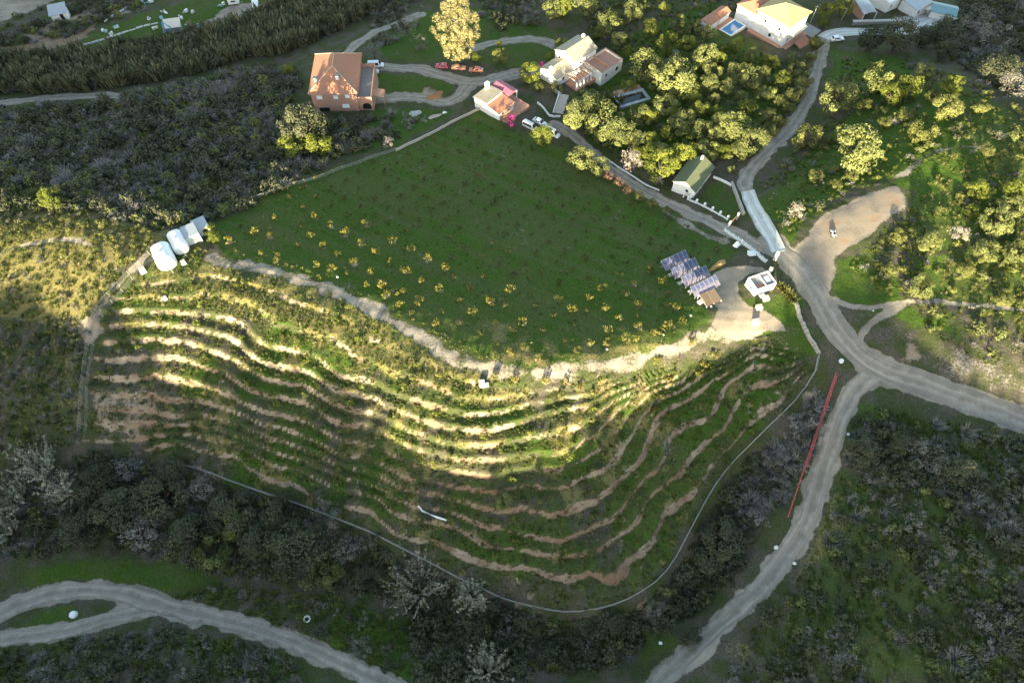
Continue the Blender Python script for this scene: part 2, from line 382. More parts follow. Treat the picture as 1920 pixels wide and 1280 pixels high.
# ------------------------------------------------------------------ materials
def new_mat(name):
    m = bpy.data.materials.new(name); m.use_nodes = True
    nt = m.node_tree; return m, nt.nodes, nt.links, nt.nodes['Principled BSDF']

def mat(name, col, rough=.8, var=.12, scale=2.0, spec=.25, bump=0.0, bscale=12.0, metal=0.0, dirt=None, dirt_amt=.0, dscale=.8):
    """a plain surface with tone variation, wear and fine relief"""
    m, n, l, b = new_mat(name)
    tc = n.new('ShaderNodeTexCoord')
    nz = n.new('ShaderNodeTexNoise'); nz.inputs['Scale'].default_value = scale; nz.inputs['Detail'].default_value = 5; nz.inputs['Roughness'].default_value = .65
    l.new(tc.outputs['Object'], nz.inputs['Vector'])
    rp = n.new('ShaderNodeValToRGB'); rp.color_ramp.elements[0].position = .28; rp.color_ramp.elements[1].position = .72
    c = np.array(col)
    rp.color_ramp.elements[0].color = (*np.clip(c * (1 - var), 0, 1), 1); rp.color_ramp.elements[1].color = (*np.clip(c * (1 + var), 0, 1), 1)
    l.new(nz.outputs['Fac'], rp.inputs['Fac']); out = rp.outputs['Color']
    if dirt is not None:
        n2 = n.new('ShaderNodeTexNoise'); n2.inputs['Scale'].default_value = dscale; n2.inputs['Detail'].default_value = 6; n2.inputs['Roughness'].default_value = .7
        l.new(tc.outputs['Object'], n2.inputs['Vector'])
        r2 = n.new('ShaderNodeValToRGB'); r2.color_ramp.elements[0].position = .45; r2.color_ramp.elements[1].position = .75
        r2.color_ramp.elements[0].color = (0, 0, 0, 1); r2.color_ramp.elements[1].color = (dirt_amt,) * 3 + (1,)
        l.new(n2.outputs['Fac'], r2.inputs['Fac'])
        mx = n.new('ShaderNodeMix'); mx.data_type = 'RGBA'; mx.inputs['B'].default_value = (*dirt, 1)
        l.new(r2.outputs['Color'], mx.inputs['Factor']); l.new(out, mx.inputs['A']); out = mx.outputs['Result']
    l.new(out, b.inputs['Base Color'])
    b.inputs['Roughness'].default_value = rough; b.inputs['Specular IOR Level'].default_value = spec; b.inputs['Metallic'].default_value = metal
    if bump:
        bp = n.new('ShaderNodeBump'); bp.inputs['Strength'].default_value = bump; bp.inputs['Distance'].default_value = .05
        nb = n.new('ShaderNodeTexNoise'); nb.inputs['Scale'].default_value = bscale; nb.inputs['Detail'].default_value = 4
        l.new(tc.outputs['Object'], nb.inputs['Vector']); l.new(nb.outputs['Fac'], bp.inputs['Height']); l.new(bp.outputs['Normal'], b.inputs['Normal'])
    return m

def ground_material():
    m, n, l, b = new_mat('ground')
    geo = n.new('ShaderNodeNewGeometry')
    def noise(scale, detail=5, rough=.6, dist=0.0, vec=None):
        t = n.new('ShaderNodeTexNoise'); t.inputs['Scale'].default_value = scale; t.inputs['Detail'].default_value = detail
        t.inputs['Roughness'].default_value = rough; t.inputs['Distortion'].default_value = dist
        l.new(vec or geo.outputs['Position'], t.inputs['Vector']); return t.outputs['Fac']
    def ramp(v, *stops):
        r = n.new('ShaderNodeValToRGB'); e = r.color_ramp.elements
        while len(e) < len(stops): e.new(.5)
        for q, (p, c) in zip(e, stops): q.position = p; q.color = (*c, 1) if len(c) == 3 else c
        l.new(v, r.inputs['Fac']); return r.outputs['Color']
    def mix(f, a, bb):
        x = n.new('ShaderNodeMix'); x.data_type = 'RGBA'; l.new(f, x.inputs['Factor']); l.new(a, x.inputs['A']); l.new(bb, x.inputs['B']); return x.outputs['Result']
    def math_(op, a, bb, clamp=False):
        x = n.new('ShaderNodeMath'); x.operation = op; x.use_clamp = clamp
        for i, q in enumerate((a, bb)):
            if isinstance(q, (int, float)): x.inputs[i].default_value = q
            else: l.new(q, x.inputs[i])
        return x.outputs[0]
    at1 = n.new('ShaderNodeAttribute'); at1.attribute_name = 'cover'
    at2 = n.new('ShaderNodeAttribute'); at2.attribute_name = 'bare'
    s1 = n.new('ShaderNodeSeparateColor'); l.new(at1.outputs['Color'], s1.inputs[0])
    s2 = n.new('ShaderNodeSeparateColor'); l.new(at2.outputs['Color'], s2.inputs[0])
    lush, dry, pale = s1.outputs; dirt, soil, mow = s2.outputs
    at3 = n.new('ShaderNodeAttribute'); at3.attribute_name = 'vary'
    s3 = n.new('ShaderNodeSeparateColor'); l.new(at3.outputs['Color'], s3.inputs[0])
    mid, big, st = s3.outputs
    fine = noise(2.4, 3, .75); grit = fine
    wild = mix(ramp(mid, (.38, (0, 0, 0)), (.62, (1, 1, 1))), ramp(fine, (.3, (.032, .046, .014)), (.7, (.080, .086, .036))), ramp(fine, (.3, (.050, .043, .030)), (.7, (.125, .108, .078))))
    g1 = ramp(fine, (.3, (.028, .055, .008)), (.55, (.052, .093, .015)), (.75, (.092, .130, .026)))
    g2 = ramp(fine, (.3, (.036, .056, .013)), (.7, (.092, .112, .032)))
    grass = mix(ramp(math_('ADD', math_('MULTIPLY', big, .55), math_('MULTIPLY', mid, .45)), (.46, (0, 0, 0)), (.62, (1, 1, 1))), g1, g2)
    # swathes left by the mower across the field
    swath = mix(ramp(st, (.42, (0, 0, 0)), (.66, (.75, .75, .75))), grass, ramp(fine, (.3, (.048, .066, .018)), (.7, (.098, .116, .038))))
    grass = mix(mow, grass, swath)
    straw = ramp(fine, (.25, (.085, .075, .026)), (.55, (.17, .145, .055)), (.8, (.24, .205, .10)))
    bared = ramp(math_('ADD', math_('MULTIPLY', mid, .5), math_('MULTIPLY', grit, .5)), (.35, (.185, .15, .115)), (.65, (.34, .285, .225)))
    red0 = ramp(math_('ADD', math_('MULTIPLY', mid, .6), math_('MULTIPLY', fine, .4)), (.35, (.165, .11, .074)), (.65, (.35, .275, .20)))
    red = mix(ramp(big, (.46, (0, 0, 0)), (.72, (.8, .8, .8))), red0, ramp(fine, (.3, (.15, .078, .045)), (.7, (.28, .17, .105))))
    stone = ramp(fine, (.35, (.08, .072, .058)), (.62, (.22, .20, .17)))
    def ragged(v, k):
        w = math_('ADD', v, math_('MULTIPLY', math_('SUBTRACT', math_('ADD', math_('MULTIPLY', fine, .5), math_('MULTIPLY', mid, .5)), .5), k))
        return ramp(w, (.38, (0, 0, 0)), (.62, (1, 1, 1)))
    c = mix(ragged(lush, 1.8), wild, grass)
    c = mix(ragged(dry, 2.2), c, straw)
    c = mix(ragged(pale, 2.4), c, stone)
    c = mix(ragged(dirt, 1.3), c, bared)
    c = mix(ragged(soil, 2.0), c, red)
    l.new(c, b.inputs['Base Color'])
    b.inputs['Roughness'].default_value = .95; b.inputs['Specular IOR Level'].default_value = .1
    bp = n.new('ShaderNodeBump'); bp.inputs['Strength'].default_value = .9; bp.inputs['Distance'].default_value = .22
    hsum = math_('MULTIPLY', fine, 1.0)
    hsum = math_('MULTIPLY', hsum, math_('SUBTRACT', 1.0, math_('MULTIPLY', dirt, .85)))
    l.new(hsum, bp.inputs['Height']); l.new(bp.outputs['Normal'], b.inputs['Normal'])
    return m

def grid_mesh(name, co, q, mats, smooth_shade=True):
    me = bpy.data.meshes.new(name)
    me.vertices.add(len(co)); me.vertices.foreach_set('co', np.asarray(co, np.float32).ravel())
    me.loops.add(q.size); me.loops.foreach_set('vertex_index', q.ravel().astype(np.int32))
    me.polygons.add(len(q)); me.polygons.foreach_set('loop_start', np.arange(0, q.size, q.shape[1], dtype=np.int32))
    me.update(calc_edges=True)
    if smooth_shade: me.polygons.foreach_set('use_smooth', np.ones(len(q), bool))
    for m in mats: me.materials.append(m)
    return me

def link(name, me, parent=None, **props):
    o = bpy.data.objects.new(name, me); COL.objects.link(o)
    if parent is not None: o.parent = parent
    for k, v in props.items(): o[k] = v
    return o

M_GROUND = ground_material()
idx = np.arange(nx * ny).reshape(ny, nx)
quads = np.stack([idx[:-1, :-1], idx[:-1, 1:], idx[1:, 1:], idx[1:, :-1]], -1).reshape(-1, 4)
gme = grid_mesh('ground', np.stack([XX, YY, Z], -1).reshape(-1, 3), quads, [M_GROUND])
MOW = poly_mask(FIELD, 2.0)
def n01(a): return np.clip(.5 + .5 * a * .55, 0, 1)
ang = math.radians(-30)
SX = XX * math.cos(ang) + YY * math.sin(ang); SY = -XX * math.sin(ang) + YY * math.cos(ang)
VARY = (n01(fbm(XX, YY, 2.6, 3, 91)), n01(fbm(XX, YY, 14, 3, 92)), n01(fbm(SX * .06, SY, 1.5, 3, 93)))
for nm, chans in (('cover', (LUSH, DRY, PALE)), ('bare', (DIRT, SOIL, MOW)), ('vary', VARY)):
    a = gme.attributes.new(nm, 'FLOAT_COLOR', 'POINT')
    a.data.foreach_set('color', np.stack([*chans, np.ones(XX.shape)], -1).astype(np.float32).ravel())
link('ground', gme, kind='structure', label='grassy terraced hillside and valley ground')

# roads: sheets with ragged edges a little above the ground
def road_material(name, c0, c1, track=True):
    m, n, l, b = new_mat(name)
    geo = n.new('ShaderNodeNewGeometry'); uv = n.new('ShaderNodeUVMap')
    def noise(scale, d=5, r=.65):
        t = n.new('ShaderNodeTexNoise'); t.inputs['Scale'].default_value = scale; t.inputs['Detail'].default_value = d; t.inputs['Roughness'].default_value = r
        l.new(geo.outputs['Position'], t.inputs['Vector']); return t
    a = noise(.5, 2); f = noise(5, 2, .75)
    ad = n.new('ShaderNodeMath'); ad.operation = 'MULTIPLY_ADD'; ad.inputs[1].default_value = .5; l.new(f.outputs['Fac'], ad.inputs[0])
    hf = n.new('ShaderNodeMath'); hf.operation = 'MULTIPLY'; hf.inputs[1].default_value = .5; l.new(a.outputs['Fac'], hf.inputs[0]); l.new(hf.outputs[0], ad.inputs[2])
    rp = n.new('ShaderNodeValToRGB'); rp.color_ramp.elements[0].position = .36; rp.color_ramp.elements[1].position = .64
    rp.color_ramp.elements[0].color = (*c0, 1); rp.color_ramp.elements[1].color = (*c1, 1); l.new(ad.outputs[0], rp.inputs['Fac'])
    out = rp.outputs['Color']
    if track:
        # wheel tracks: streaks that follow the road
        sp_ = n.new('ShaderNodeSeparateXYZ'); l.new(uv.outputs['UV'], sp_.inputs[0])
        cb = n.new('ShaderNodeCombineXYZ'); k1 = n.new('ShaderNodeMath'); k1.operation = 'MULTIPLY'; k1.inputs[1].default_value = 7.0; l.new(sp_.outputs['X'], k1.inputs[0]); l.new(k1.outputs[0], cb.inputs['X'])
        k2 = n.new('ShaderNodeMath'); k2.operation = 'MULTIPLY'; k2.inputs[1].default_value = .045; l.new(sp_.outputs['Y'], k2.inputs[0]); l.new(k2.outputs[0], cb.inputs['Y'])
        tn = n.new('ShaderNodeTexNoise'); tn.inputs['Scale'].default_value = 1.0; tn.inputs['Detail'].default_value = 3; l.new(cb.outputs[0], tn.inputs['Vector'])
        r2 = n.new('ShaderNodeValToRGB'); r2.color_ramp.elements[0].position = .35; r2.color_ramp.elements[1].position = .65
        r2.color_ramp.elements[0].color = (.80, .79, .78, 1); r2.color_ramp.elements[1].color = (1.12, 1.11, 1.10, 1); l.new(tn.outputs['Fac'], r2.inputs['Fac'])
        # two worn wheel ruts either side of the crown of the road
        def mth(op, a_, b_):
            q_ = n.new('ShaderNodeMath'); q_.operation = op
            for i_, w_ in enumerate((a_, b_)):
                if isinstance(w_, float): q_.inputs[i_].default_value = w_
                elif w_ is not None: l.new(w_, q_.inputs[i_])
            return q_.outputs[0]
        rut = mth('ABSOLUTE', mth('SUBTRACT', mth('ABSOLUTE', mth('ADD', sp_.outputs['X'], mth('MULTIPLY', mth('SUBTRACT', a.outputs['Fac'], .5), 1.2)), None), .85), None)
        rut = mth('ADD', rut, mth('MULTIPLY', mth('SUBTRACT', f.outputs['Fac'], .5), .5))
        r3 = n.new('ShaderNodeValToRGB'); r3.color_ramp.elements[0].position = .12; r3.color_ramp.elements[1].position = .55
        r3.color_ramp.elements[0].color = (1.10, 1.09, 1.08, 1); r3.color_ramp.elements[1].color = (.84, .84, .82, 1); l.new(rut, r3.inputs['Fac'])
        m3 = n.new('ShaderNodeMix'); m3.data_type = 'RGBA'; m3.blend_type = 'MULTIPLY'; m3.inputs['Factor'].default_value = 1
        l.new(out, m3.inputs['A']); l.new(r3.outputs['Color'], m3.inputs['B']); out = m3.outputs['Result']
        mu = n.new('ShaderNodeMix'); mu.data_type = 'RGBA'; mu.blend_type = 'MULTIPLY'; mu.inputs['Factor'].default_value = 1
        l.new(out, mu.inputs['A']); l.new(r2.outputs['Color'], mu.inputs['B']); out = mu.outputs['Result']
    l.new(out, b.inputs['Base Color']); b.inputs['Roughness'].default_value = .93; b.inputs['Specular IOR Level'].default_value = .15
    bp = n.new('ShaderNodeBump'); bp.inputs['Strength'].default_value = .4; bp.inputs['Distance'].default_value = .06
    l.new(f.outputs['Fac'], bp.inputs['Height']); l.new(bp.outputs['Normal'], b.inputs['Normal'])
    return m

M_DIRTROAD = road_material('packed_earth', (.215, .185, .152), (.35, .31, .26))
M_CONC = road_material('pale_concrete', (.46, .45, .43), (.62, .61, .59), track=True)

def ribbon(name, path, w, m, lift, rag=.35, cols=8, thick=0.0, seed=1, **props):
    path = np.asarray(path); n = len(path)
    tan = np.gradient(path, axis=0); tan /= np.linalg.norm(tan, axis=1)[:, None] + 1e-9
    nor = np.stack([-tan[:, 1], tan[:, 0]], 1)
    L = np.concatenate([[0], np.cumsum(np.linalg.norm(np.diff(path, axis=0), axis=1))])
    verts = []; uvs = []
    for side in range(cols + 1):
        f = side / cols * 2 - 1
        ww = w / 2 + rag * fbm(L + 50 * np.sign(f), L * 0 + 13.0 * seed, 4.5, 4, seed)
        p = path + nor * (f * ww)[:, None]
        z = height(p[:, 0], p[:, 1]) + lift
        verts.append(np.column_stack([p, z])); uvs.append(np.column_stack([np.full(n, f * w / 2), L]))
    v = np.stack(verts, 1).reshape(-1, 3); uvv = np.stack(uvs, 1).reshape(-1, 2)
    ii = np.arange(n * (cols + 1)).reshape(n, cols + 1)
    q = np.stack([ii[:-1, :-1], ii[:-1, 1:], ii[1:, 1:], ii[1:, :-1]], -1).reshape(-1, 4)[:, ::-1]
    if thick:
        top = v.copy(); k = len(v); bot = v.copy(); bot[:, 2] -= thick; v = np.vstack([top, bot]); uvv = np.vstack([uvv, uvv])
        e = []
        for a_, b_ in list(zip(ii[:-1, 0], ii[1:, 0])): e.append((a_, b_, b_ + k, a_ + k))
        for a_, b_ in list(zip(ii[:-1, -1], ii[1:, -1])): e.append((b_, a_, a_ + k, b_ + k))
        for a_, b_ in list(zip(ii[0, :-1], ii[0, 1:])): e.append((b_, a_, a_ + k, b_ + k))
        for a_, b_ in list(zip(ii[-1, :-1], ii[-1, 1:])): e.append((a_, b_, b_ + k, a_ + k))
        q = np.vstack([q, np.array(e)])
    me = grid_mesh(name, v, q, [m], True)
    ul = me.uv_layers.new(name='UVMap'); ul.data.foreach_set('uv', uvv[q.ravel()].astype(np.float32).ravel())
    return link(name, me, kind='structure', **props)

LIFT = 0.06
lifts = {'main': .075, 'up': .055, 'low': .06, 'bottom': .075, 'fork': .06, 'valley': .06, 'lane': .06, 'yard': .07, 'loop': .055, 'back': .05, 'rise': .055}
LAB = {'main': 'wide pale dirt road sweeping through the junction on the right', 'up': 'dirt road climbing from the concrete ramp towards the yellow roofed villa', 'low': 'dirt road running down beside the red pipe', 'bottom': 'dirt road curving across the lower left corner',
       'fork': 'lower branch of the dirt road round the grass island', 'valley': 'dirt track in the shaded valley far left', 'lane': 'narrow dirt lane along the upper edge of the field', 'yard': 'dirt drive below the row of wrecked red cars', 'loop': 'pale loop of drive beside the brick house',
       'back': 'dirt track leaving behind the brick house', 'rise': 'dirt track curving behind the white house'}
for i, (k, (path, w)) in enumerate(ROADP.items()):
    ribbon('dirt_road', path, w, M_DIRTROAD, lifts[k], rag=.6, seed=i + 3, label=LAB[k])
ribbon('concrete_road', RAMP_P, 3.1, M_CONC, .14, rag=.22, cols=6, thick=.2, seed=41, label='pale concrete ramp between the dirt road and the junction')
ribbon('concrete_road', APRON_P, 5.0, M_CONC, .13, rag=.3, cols=6, thick=.2, seed=43, label='pale concrete road beside the parked white car at the top')

# ------------------------------------------------------------------ foliage
def leaf_mat(name, dark, light, tone=.35, rough=.7, sheen=None):
    """leaves: tone varies from plant to plant and from leaf clump to leaf clump"""
    m, n, l, b = new_mat(name)
    oi = n.new('ShaderNodeObjectInfo'); at_ = n.new('ShaderNodeAttribute'); at_.attribute_name = 'leaf'
    ad = n.new('ShaderNodeMath'); ad.operation = 'MULTIPLY_ADD'; ad.inputs[1].default_value = tone; l.new(oi.outputs['Random'], ad.inputs[0])
    k = n.new('ShaderNodeMath'); k.operation = 'MULTIPLY'; k.inputs[1].default_value = 1 - tone; l.new(at_.outputs['Fac'], k.inputs[0]); l.new(k.outputs[0], ad.inputs[2])
    rp = n.new('ShaderNodeValToRGB'); rp.color_ramp.elements[0].position = .15; rp.color_ramp.elements[1].position = .85
    rp.color_ramp.elements[0].color = (*dark, 1); rp.color_ramp.elements[1].color = (*light, 1); l.new(ad.outputs[0], rp.inputs['Fac'])
    l.new(rp.outputs['Color'], b.inputs['Base Color']); b.inputs['Roughness'].default_value = rough; b.inputs['Specular IOR Level'].default_value = .12
    return m

M_DARK = leaf_mat('dark_shrub_leaves', (.032, .037, .020), (.100, .104, .058))
M_TWIG = leaf_mat('grey_twigs', (.090, .084, .072), (.27, .25, .215))
M_GENI = leaf_mat('broom_leaves', (.070, .078, .020), (.19, .19, .060))
M_REED = leaf_mat('reed_leaves', (.055, .060, .030), (.17, .165, .095))
M_GRASS = leaf_mat('grass_blades', (.048, .078, .014), (.125, .145, .034))
M_STRAW = leaf_mat('dry_grass', (.11, .095, .035), (.27, .23, .11))
M_OLIVE = leaf_mat('olive_leaves', (.060, .070, .022), (.195, .208, .072))
M_CITRUS = leaf_mat('citrus_leaves', (.056, .074, .013), (.185, .20, .038))
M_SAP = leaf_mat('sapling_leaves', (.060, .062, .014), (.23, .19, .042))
M_SAPSHADE = leaf_mat('shaded_sapling_leaves', (.034, .038, .012), (.105, .088, .032))  # darker copy of the sapling leaves, shade put into the colour
M_EUCA = leaf_mat('eucalyptus_leaves', (.10, .092, .038), (.27, .235, .11))
M_PINK = leaf_mat('bougainvillea_bracts', (.16, .012, .075), (.46, .06, .24))
M_RUST = leaf_mat('rusty_vine_leaves', (.11, .06, .04), (.30, .17, .12))
M_BLOS = leaf_mat('almond_blossom', (.24, .19, .165), (.50, .42, .36))
M_PALM = leaf_mat('palm_fronds', (.050, .055, .014), (.17, .16, .045))
M_CANE = leaf_mat('cane_plumes', (.16, .155, .105), (.42, .40, .29))
M_BARK = mat('bark', (.085, .068, .050), .95, .3, 6, .1, .5, 20)

def leaf_quads(cen, nor, size, aspect, rng, jitter=.6):
    """small leaf-sized faces at cen, facing roughly nor"""
    n = len(cen)
    nr = nor + jitter * rng.normal(size=(n, 3)); nr /= np.linalg.norm(nr, axis=1)[:, None] + 1e-9
    a = np.cross(nr, rng.normal(size=(n, 3))); a /= np.linalg.norm(a, axis=1)[:, None] + 1e-9
    b = np.cross(nr, a)
    s = (np.asarray(size) * rng.uniform(.6, 1.3, n))[:, None]
    a = a * s; b = b * s * aspect
    k = rng.uniform(.3, .9, (n, 1))
    v = np.stack([cen - a, cen - b * k, cen + a, cen + b], 1).reshape(-1, 3)
    return v, np.arange(4 * n).reshape(n, 4)

def mesh_from(name, parts, mats):
    """parts: (verts, faces, material index, leaf value per face)"""
    V = []; Q = []; MI = []; LV = []; off = 0
    for v, q, mi, lv in parts:
        V.append(v); Q.append(np.asarray(q) + off); off += len(v); MI.append(np.full(len(q), mi)); LV.append(np.broadcast_to(lv, len(q)))
    q = np.vstack(Q); me = grid_mesh(name, np.vstack(V), q, mats, False)
    me.polygons.foreach_set('material_index', np.concatenate(MI).astype(np.int32))
    a = me.attributes.new('leaf', 'FLOAT', 'FACE'); a.data.foreach_set('value', np.concatenate(LV).astype(np.float32))
    return me

def tube(p0, p1, r0, r1, sides=5):
    p0 = np.array(p0, float); p1 = np.array(p1, float); d = p1 - p0; d /= np.linalg.norm(d) + 1e-9
    a = np.cross(d, [.3, .9, .2]); a /= np.linalg.norm(a); b = np.cross(d, a)
    t = np.linspace(0, 2 * math.pi, sides, endpoint=False)
    c = np.cos(t)[:, None] * a + np.sin(t)[:, None] * b
    v = np.vstack([p0 + c * r0, p1 + c * r1]); q = [(i, (i + 1) % sides, (i + 1) % sides + sides, i + sides) for i in range(sides)]
    return v, np.array(q)

def clump_points(rng, n_clump, per, rad, hz, z0, cl, top=0.15):
    """leaf centres and outward normals, gathered in clumps over a crown of radius rad and half height hz"""
    C = []; N = []; T = []
    d = rng.normal(size=(n_clump, 3)); d[:, 2] += top; d /= np.linalg.norm(d, axis=1)[:, None]
    r = rng.uniform(.45, .95, n_clump) ** .6
    cc = d * r[:, None] * np.array([rad, rad, hz]) * np.array([rng.uniform(.8, 1.15), rng.uniform(.8, 1.15), 1.0])
    for k in range(n_clump):
        m = int(per * rng.uniform(.6, 1.4)); e = rng.normal(size=(m, 3)); e /= np.linalg.norm(e, axis=1)[:, None]
        rr = cl * rng.uniform(.6, 1.3) * rng.uniform(.5, 1.0, m) ** .5
        C.append(cc[k] + e * rr[:, None] * [1, 1, .8]); N.append(e * .8 + d[k] * .5 + [0, 0, .35]); T.append(np.full(m, rng.uniform(0, 1)) * .6 + .4 * rng.uniform(0, 1, m))
    C = np.vstack(C); C[:, 2] += z0
    return C, np.vstack(N), np.concatenate(T)

def make_shrub(name, seed, m, rad, h, ncl, per, leaf, aspect=.55):
    rng = np.random.default_rng(seed)
    C, N, T = clump_points(rng, ncl, per, rad, h * .5, h * .5, rad * .42, .3)
    C[:, 2] = np.maximum(C[:, 2], .03)
    v, q = leaf_quads(C, N, leaf, aspect, rng)
    return mesh_from(name, [(v, q, 0, T)], [m])

def make_blades(name, seed, m, rad, h, n, w, lean=.5, plume=0.0):
    """a clump of upright blades or bare twigs"""
    rng = np.random.default_rng(seed)
    ang = rng.uniform(0, 2 * math.pi, n); r = rad * rng.uniform(0, 1, n) ** .6 * .5
    base = np.stack([np.cos(ang) * r, np.sin(ang) * r, np.zeros(n)], 1)
    hh = h * rng.uniform(.55, 1.1, n); ln = lean * rng.uniform(.2, 1.0, n)
    a2 = ang + rng.normal(0, .5, n)
    out = np.stack([np.cos(a2), np.sin(a2), np.zeros(n)], 1)
    mid = base + out * (ln * hh * .35)[:, None] + np.array([0, 0, 1]) * (hh * .62)[:, None]
    tip = base + out * (ln * hh * .9)[:, None] + np.array([0, 0, 1]) * hh[:, None]
    side = np.stack([-np.sin(a2 + rng.normal(0, .8, n)), np.cos(a2), rng.normal(0, .3, n)], 1) * w
    v1 = np.stack([base - side * .5, base + side * .5, mid + side * .6, mid - side * .6], 1).reshape(-1, 3)
    v2 = np.stack([mid - side * .6, mid + side * .6, tip + side * (.15 + plume), tip - side * (.15 + plume)], 1).reshape(-1, 3)
    q = np.arange(4 * n).reshape(n, 4); T = rng.uniform(0, 1, n)
    return mesh_from(name, [(v1, q, 0, T), (v2, q, 0, T)], [m])

SRC = {}
def src(kind, meshes): SRC[kind] = meshes
src('dark', [make_shrub('shrub', 100 + i, M_DARK, 1.0, 1.25, 9, 26, .17) for i in range(4)])
src('broom', [make_shrub('broom', 120 + i, M_GENI, 1.0, 1.1, 9, 24, .16) for i in range(4)])
src('grey', [make_blades('twigs', 140 + i, M_TWIG, 1.0, 1.1, 90, .05, 1.3) for i in range(2)] + [make_shrub('grey_shrub', 150 + i, M_TWIG, .9, 1.0, 8, 22, .15, .35) for i in range(3)])
src('reed', [make_blades('reed', 160 + i, M_REED, 1.2, 2.0, 70, .12, .5, .2) for i in range(4)])
src('tuft', [make_blades('tuft', 180 + i, M_GRASS, .8, .55, 42, .07, 1.1) for i in range(3)])
src('straw', [make_blades('straw', 190 + i, M_STRAW, .7, .5, 34, .06, 1.1) for i in range(3)])
src('olive', [make_shrub('olive_bush', 200 + i, M_OLIVE, 1.0, 1.3, 10, 26, .16) for i in range(4)])

def instancer(kinds):
    """a node group that sets one plant of the wanted kind on every point"""
    ng = bpy.data.node_groups.new('plants_on_points', 'GeometryNodeTree')
    ng.interface.new_socket('Geometry', in_out='INPUT', socket_type='NodeSocketGeometry')
    ng.interface.new_socket('Geometry', in_out='OUTPUT', socket_type='NodeSocketGeometry')
    n, l = ng.nodes, ng.links
    gi = n.new('NodeGroupInput'); go = n.new('NodeGroupOutput'); join = n.new('GeometryNodeJoinGeometry')
    col = bpy.data.collections.new('plant_kinds')
    k = 0
    for kd in kinds:
        for me in SRC[kd]:
            o = bpy.data.objects.new(f'{k:03d}_{kd}', me); col.objects.link(o); k += 1
    ci = n.new('GeometryNodeCollectionInfo'); ci.inputs['Collection'].default_value = col
    ci.inputs['Separate Children'].default_value = True; ci.inputs['Reset Children'].default_value = True
    ip = n.new('GeometryNodeInstanceOnPoints'); ip.inputs['Pick Instance'].default_value = True
    def attr(nm, dt):
        a = n.new('GeometryNodeInputNamedAttribute'); a.data_type = dt; a.inputs['Name'].default_value = nm; return a.outputs['Attribute']
    l.new(gi.outputs[0], ip.inputs['Points']); l.new(ci.outputs[0], ip.inputs['Instance'])
    l.new(attr('pick', 'INT'), ip.inputs['Instance Index'])
    rr = n.new('FunctionNodeEulerToRotation'); l.new(attr('turn', 'FLOAT_VECTOR'), rr.inputs[0]); l.new(rr.outputs[0], ip.inputs['Rotation'])
    l.new(attr('size', 'FLOAT_VECTOR'), ip.inputs['Scale'])
    l.new(ip.outputs[0], go.inputs[0])
    return ng

def in_poly_samples(poly, n, rng):
    lo = poly.min(0); hi = poly.max(0); out = []
    area = .5 * abs(np.sum(poly[:, 0] * np.roll(poly[:, 1], -1) - np.roll(poly[:, 0], -1) * poly[:, 1]))
    m = int(n * np.prod(hi - lo) / max(area, 1) * 1.05) + 10
    p = rng.uniform(lo, hi, (m, 2)); return p[inside(p[:, 0], p[:, 1], poly)][:n]

def poly_area(p): return .5 * abs(np.sum(p[:, 0] * np.roll(p[:, 1], -1) - np.roll(p[:, 0], -1) * p[:, 1]))

def scatter(name, label, polys, kinds, seed, avoid=None, clump=0.0, cscale=8.0, parent=None):
    """kinds: (kind, plants per square metre, min size, max size)"""
    rng = np.random.default_rng(seed); names = [k[0] for k in kinds]; uniq = list(dict.fromkeys(names))
    first = {}; c = 0
    for u in uniq: first[u] = c; c += len(SRC[u])
    PO = []; PK = []; SZ = []
    for poly in polys:
        w = poly if isinstance(poly, np.ndarray) else wpath([(x + 230 if x >= 1925 else x - 230 if x <= -40 else x, y + 130 if y >= 1285 else y - 90 if y <= -20 else y) for x, y in poly])
        A = poly_area(w)
        for kd, den, s0, s1 in kinds:
            p = in_poly_samples(w, int(A * den), rng)
            if len(p) == 0: continue
            keep = bilerp(GX, GY, DIRT, p[:, 0], p[:, 1]) < .25
            if clump: keep &= fbm(p[:, 0], p[:, 1], cscale, 3, seed + 17 * names.index(kd)) > clump
            if avoid is not None: keep &= avoid(p)
            p = p[keep]; PO.append(p); PK.append(first[kd] + rng.integers(0, len(SRC[kd]), len(p)))
            sz = s0 + (s1 - s0) * rng.uniform(0, 1, len(p)) ** 1.7; SZ.append(sz)
    p = np.vstack(PO); pk = np.concatenate(PK); sz = np.concatenate(SZ)
    z = height(p[:, 0], p[:, 1]) - .04
    me = bpy.data.meshes.new(name); me.vertices.add(len(p)); me.vertices.foreach_set('co', np.column_stack([p, z]).astype(np.float32).ravel())
    a = me.attributes.new('pick', 'INT', 'POINT'); a.data.foreach_set('value', pk.astype(np.int32))
    t = np.column_stack([rng.normal(0, .08, (len(p), 2)), rng.uniform(0, 6.28, len(p))]); a = me.attributes.new('turn', 'FLOAT_VECTOR', 'POINT'); a.data.foreach_set('vector', t.astype(np.float32).ravel())
    s3 = sz[:, None] * rng.uniform(.8, 1.2, (len(p), 3)); a = me.attributes.new('size', 'FLOAT_VECTOR', 'POINT'); a.data.foreach_set('vector', s3.astype(np.float32).ravel())
    o = link(name, me, parent, kind='stuff')
    if label: o['label'] = label
    md = o.modifiers.new('plants', 'NODES'); md.node_group = instancer(uniq)
    return o

BUILT = []      # footprints (x, y, radius) that plants keep clear of
def clear_of(p):
    k = np.ones(len(p), bool)
    for x, y, r in BUILT: k &= (p[:, 0] - x) ** 2 + (p[:, 1] - y) ** 2 > r * r
    return k

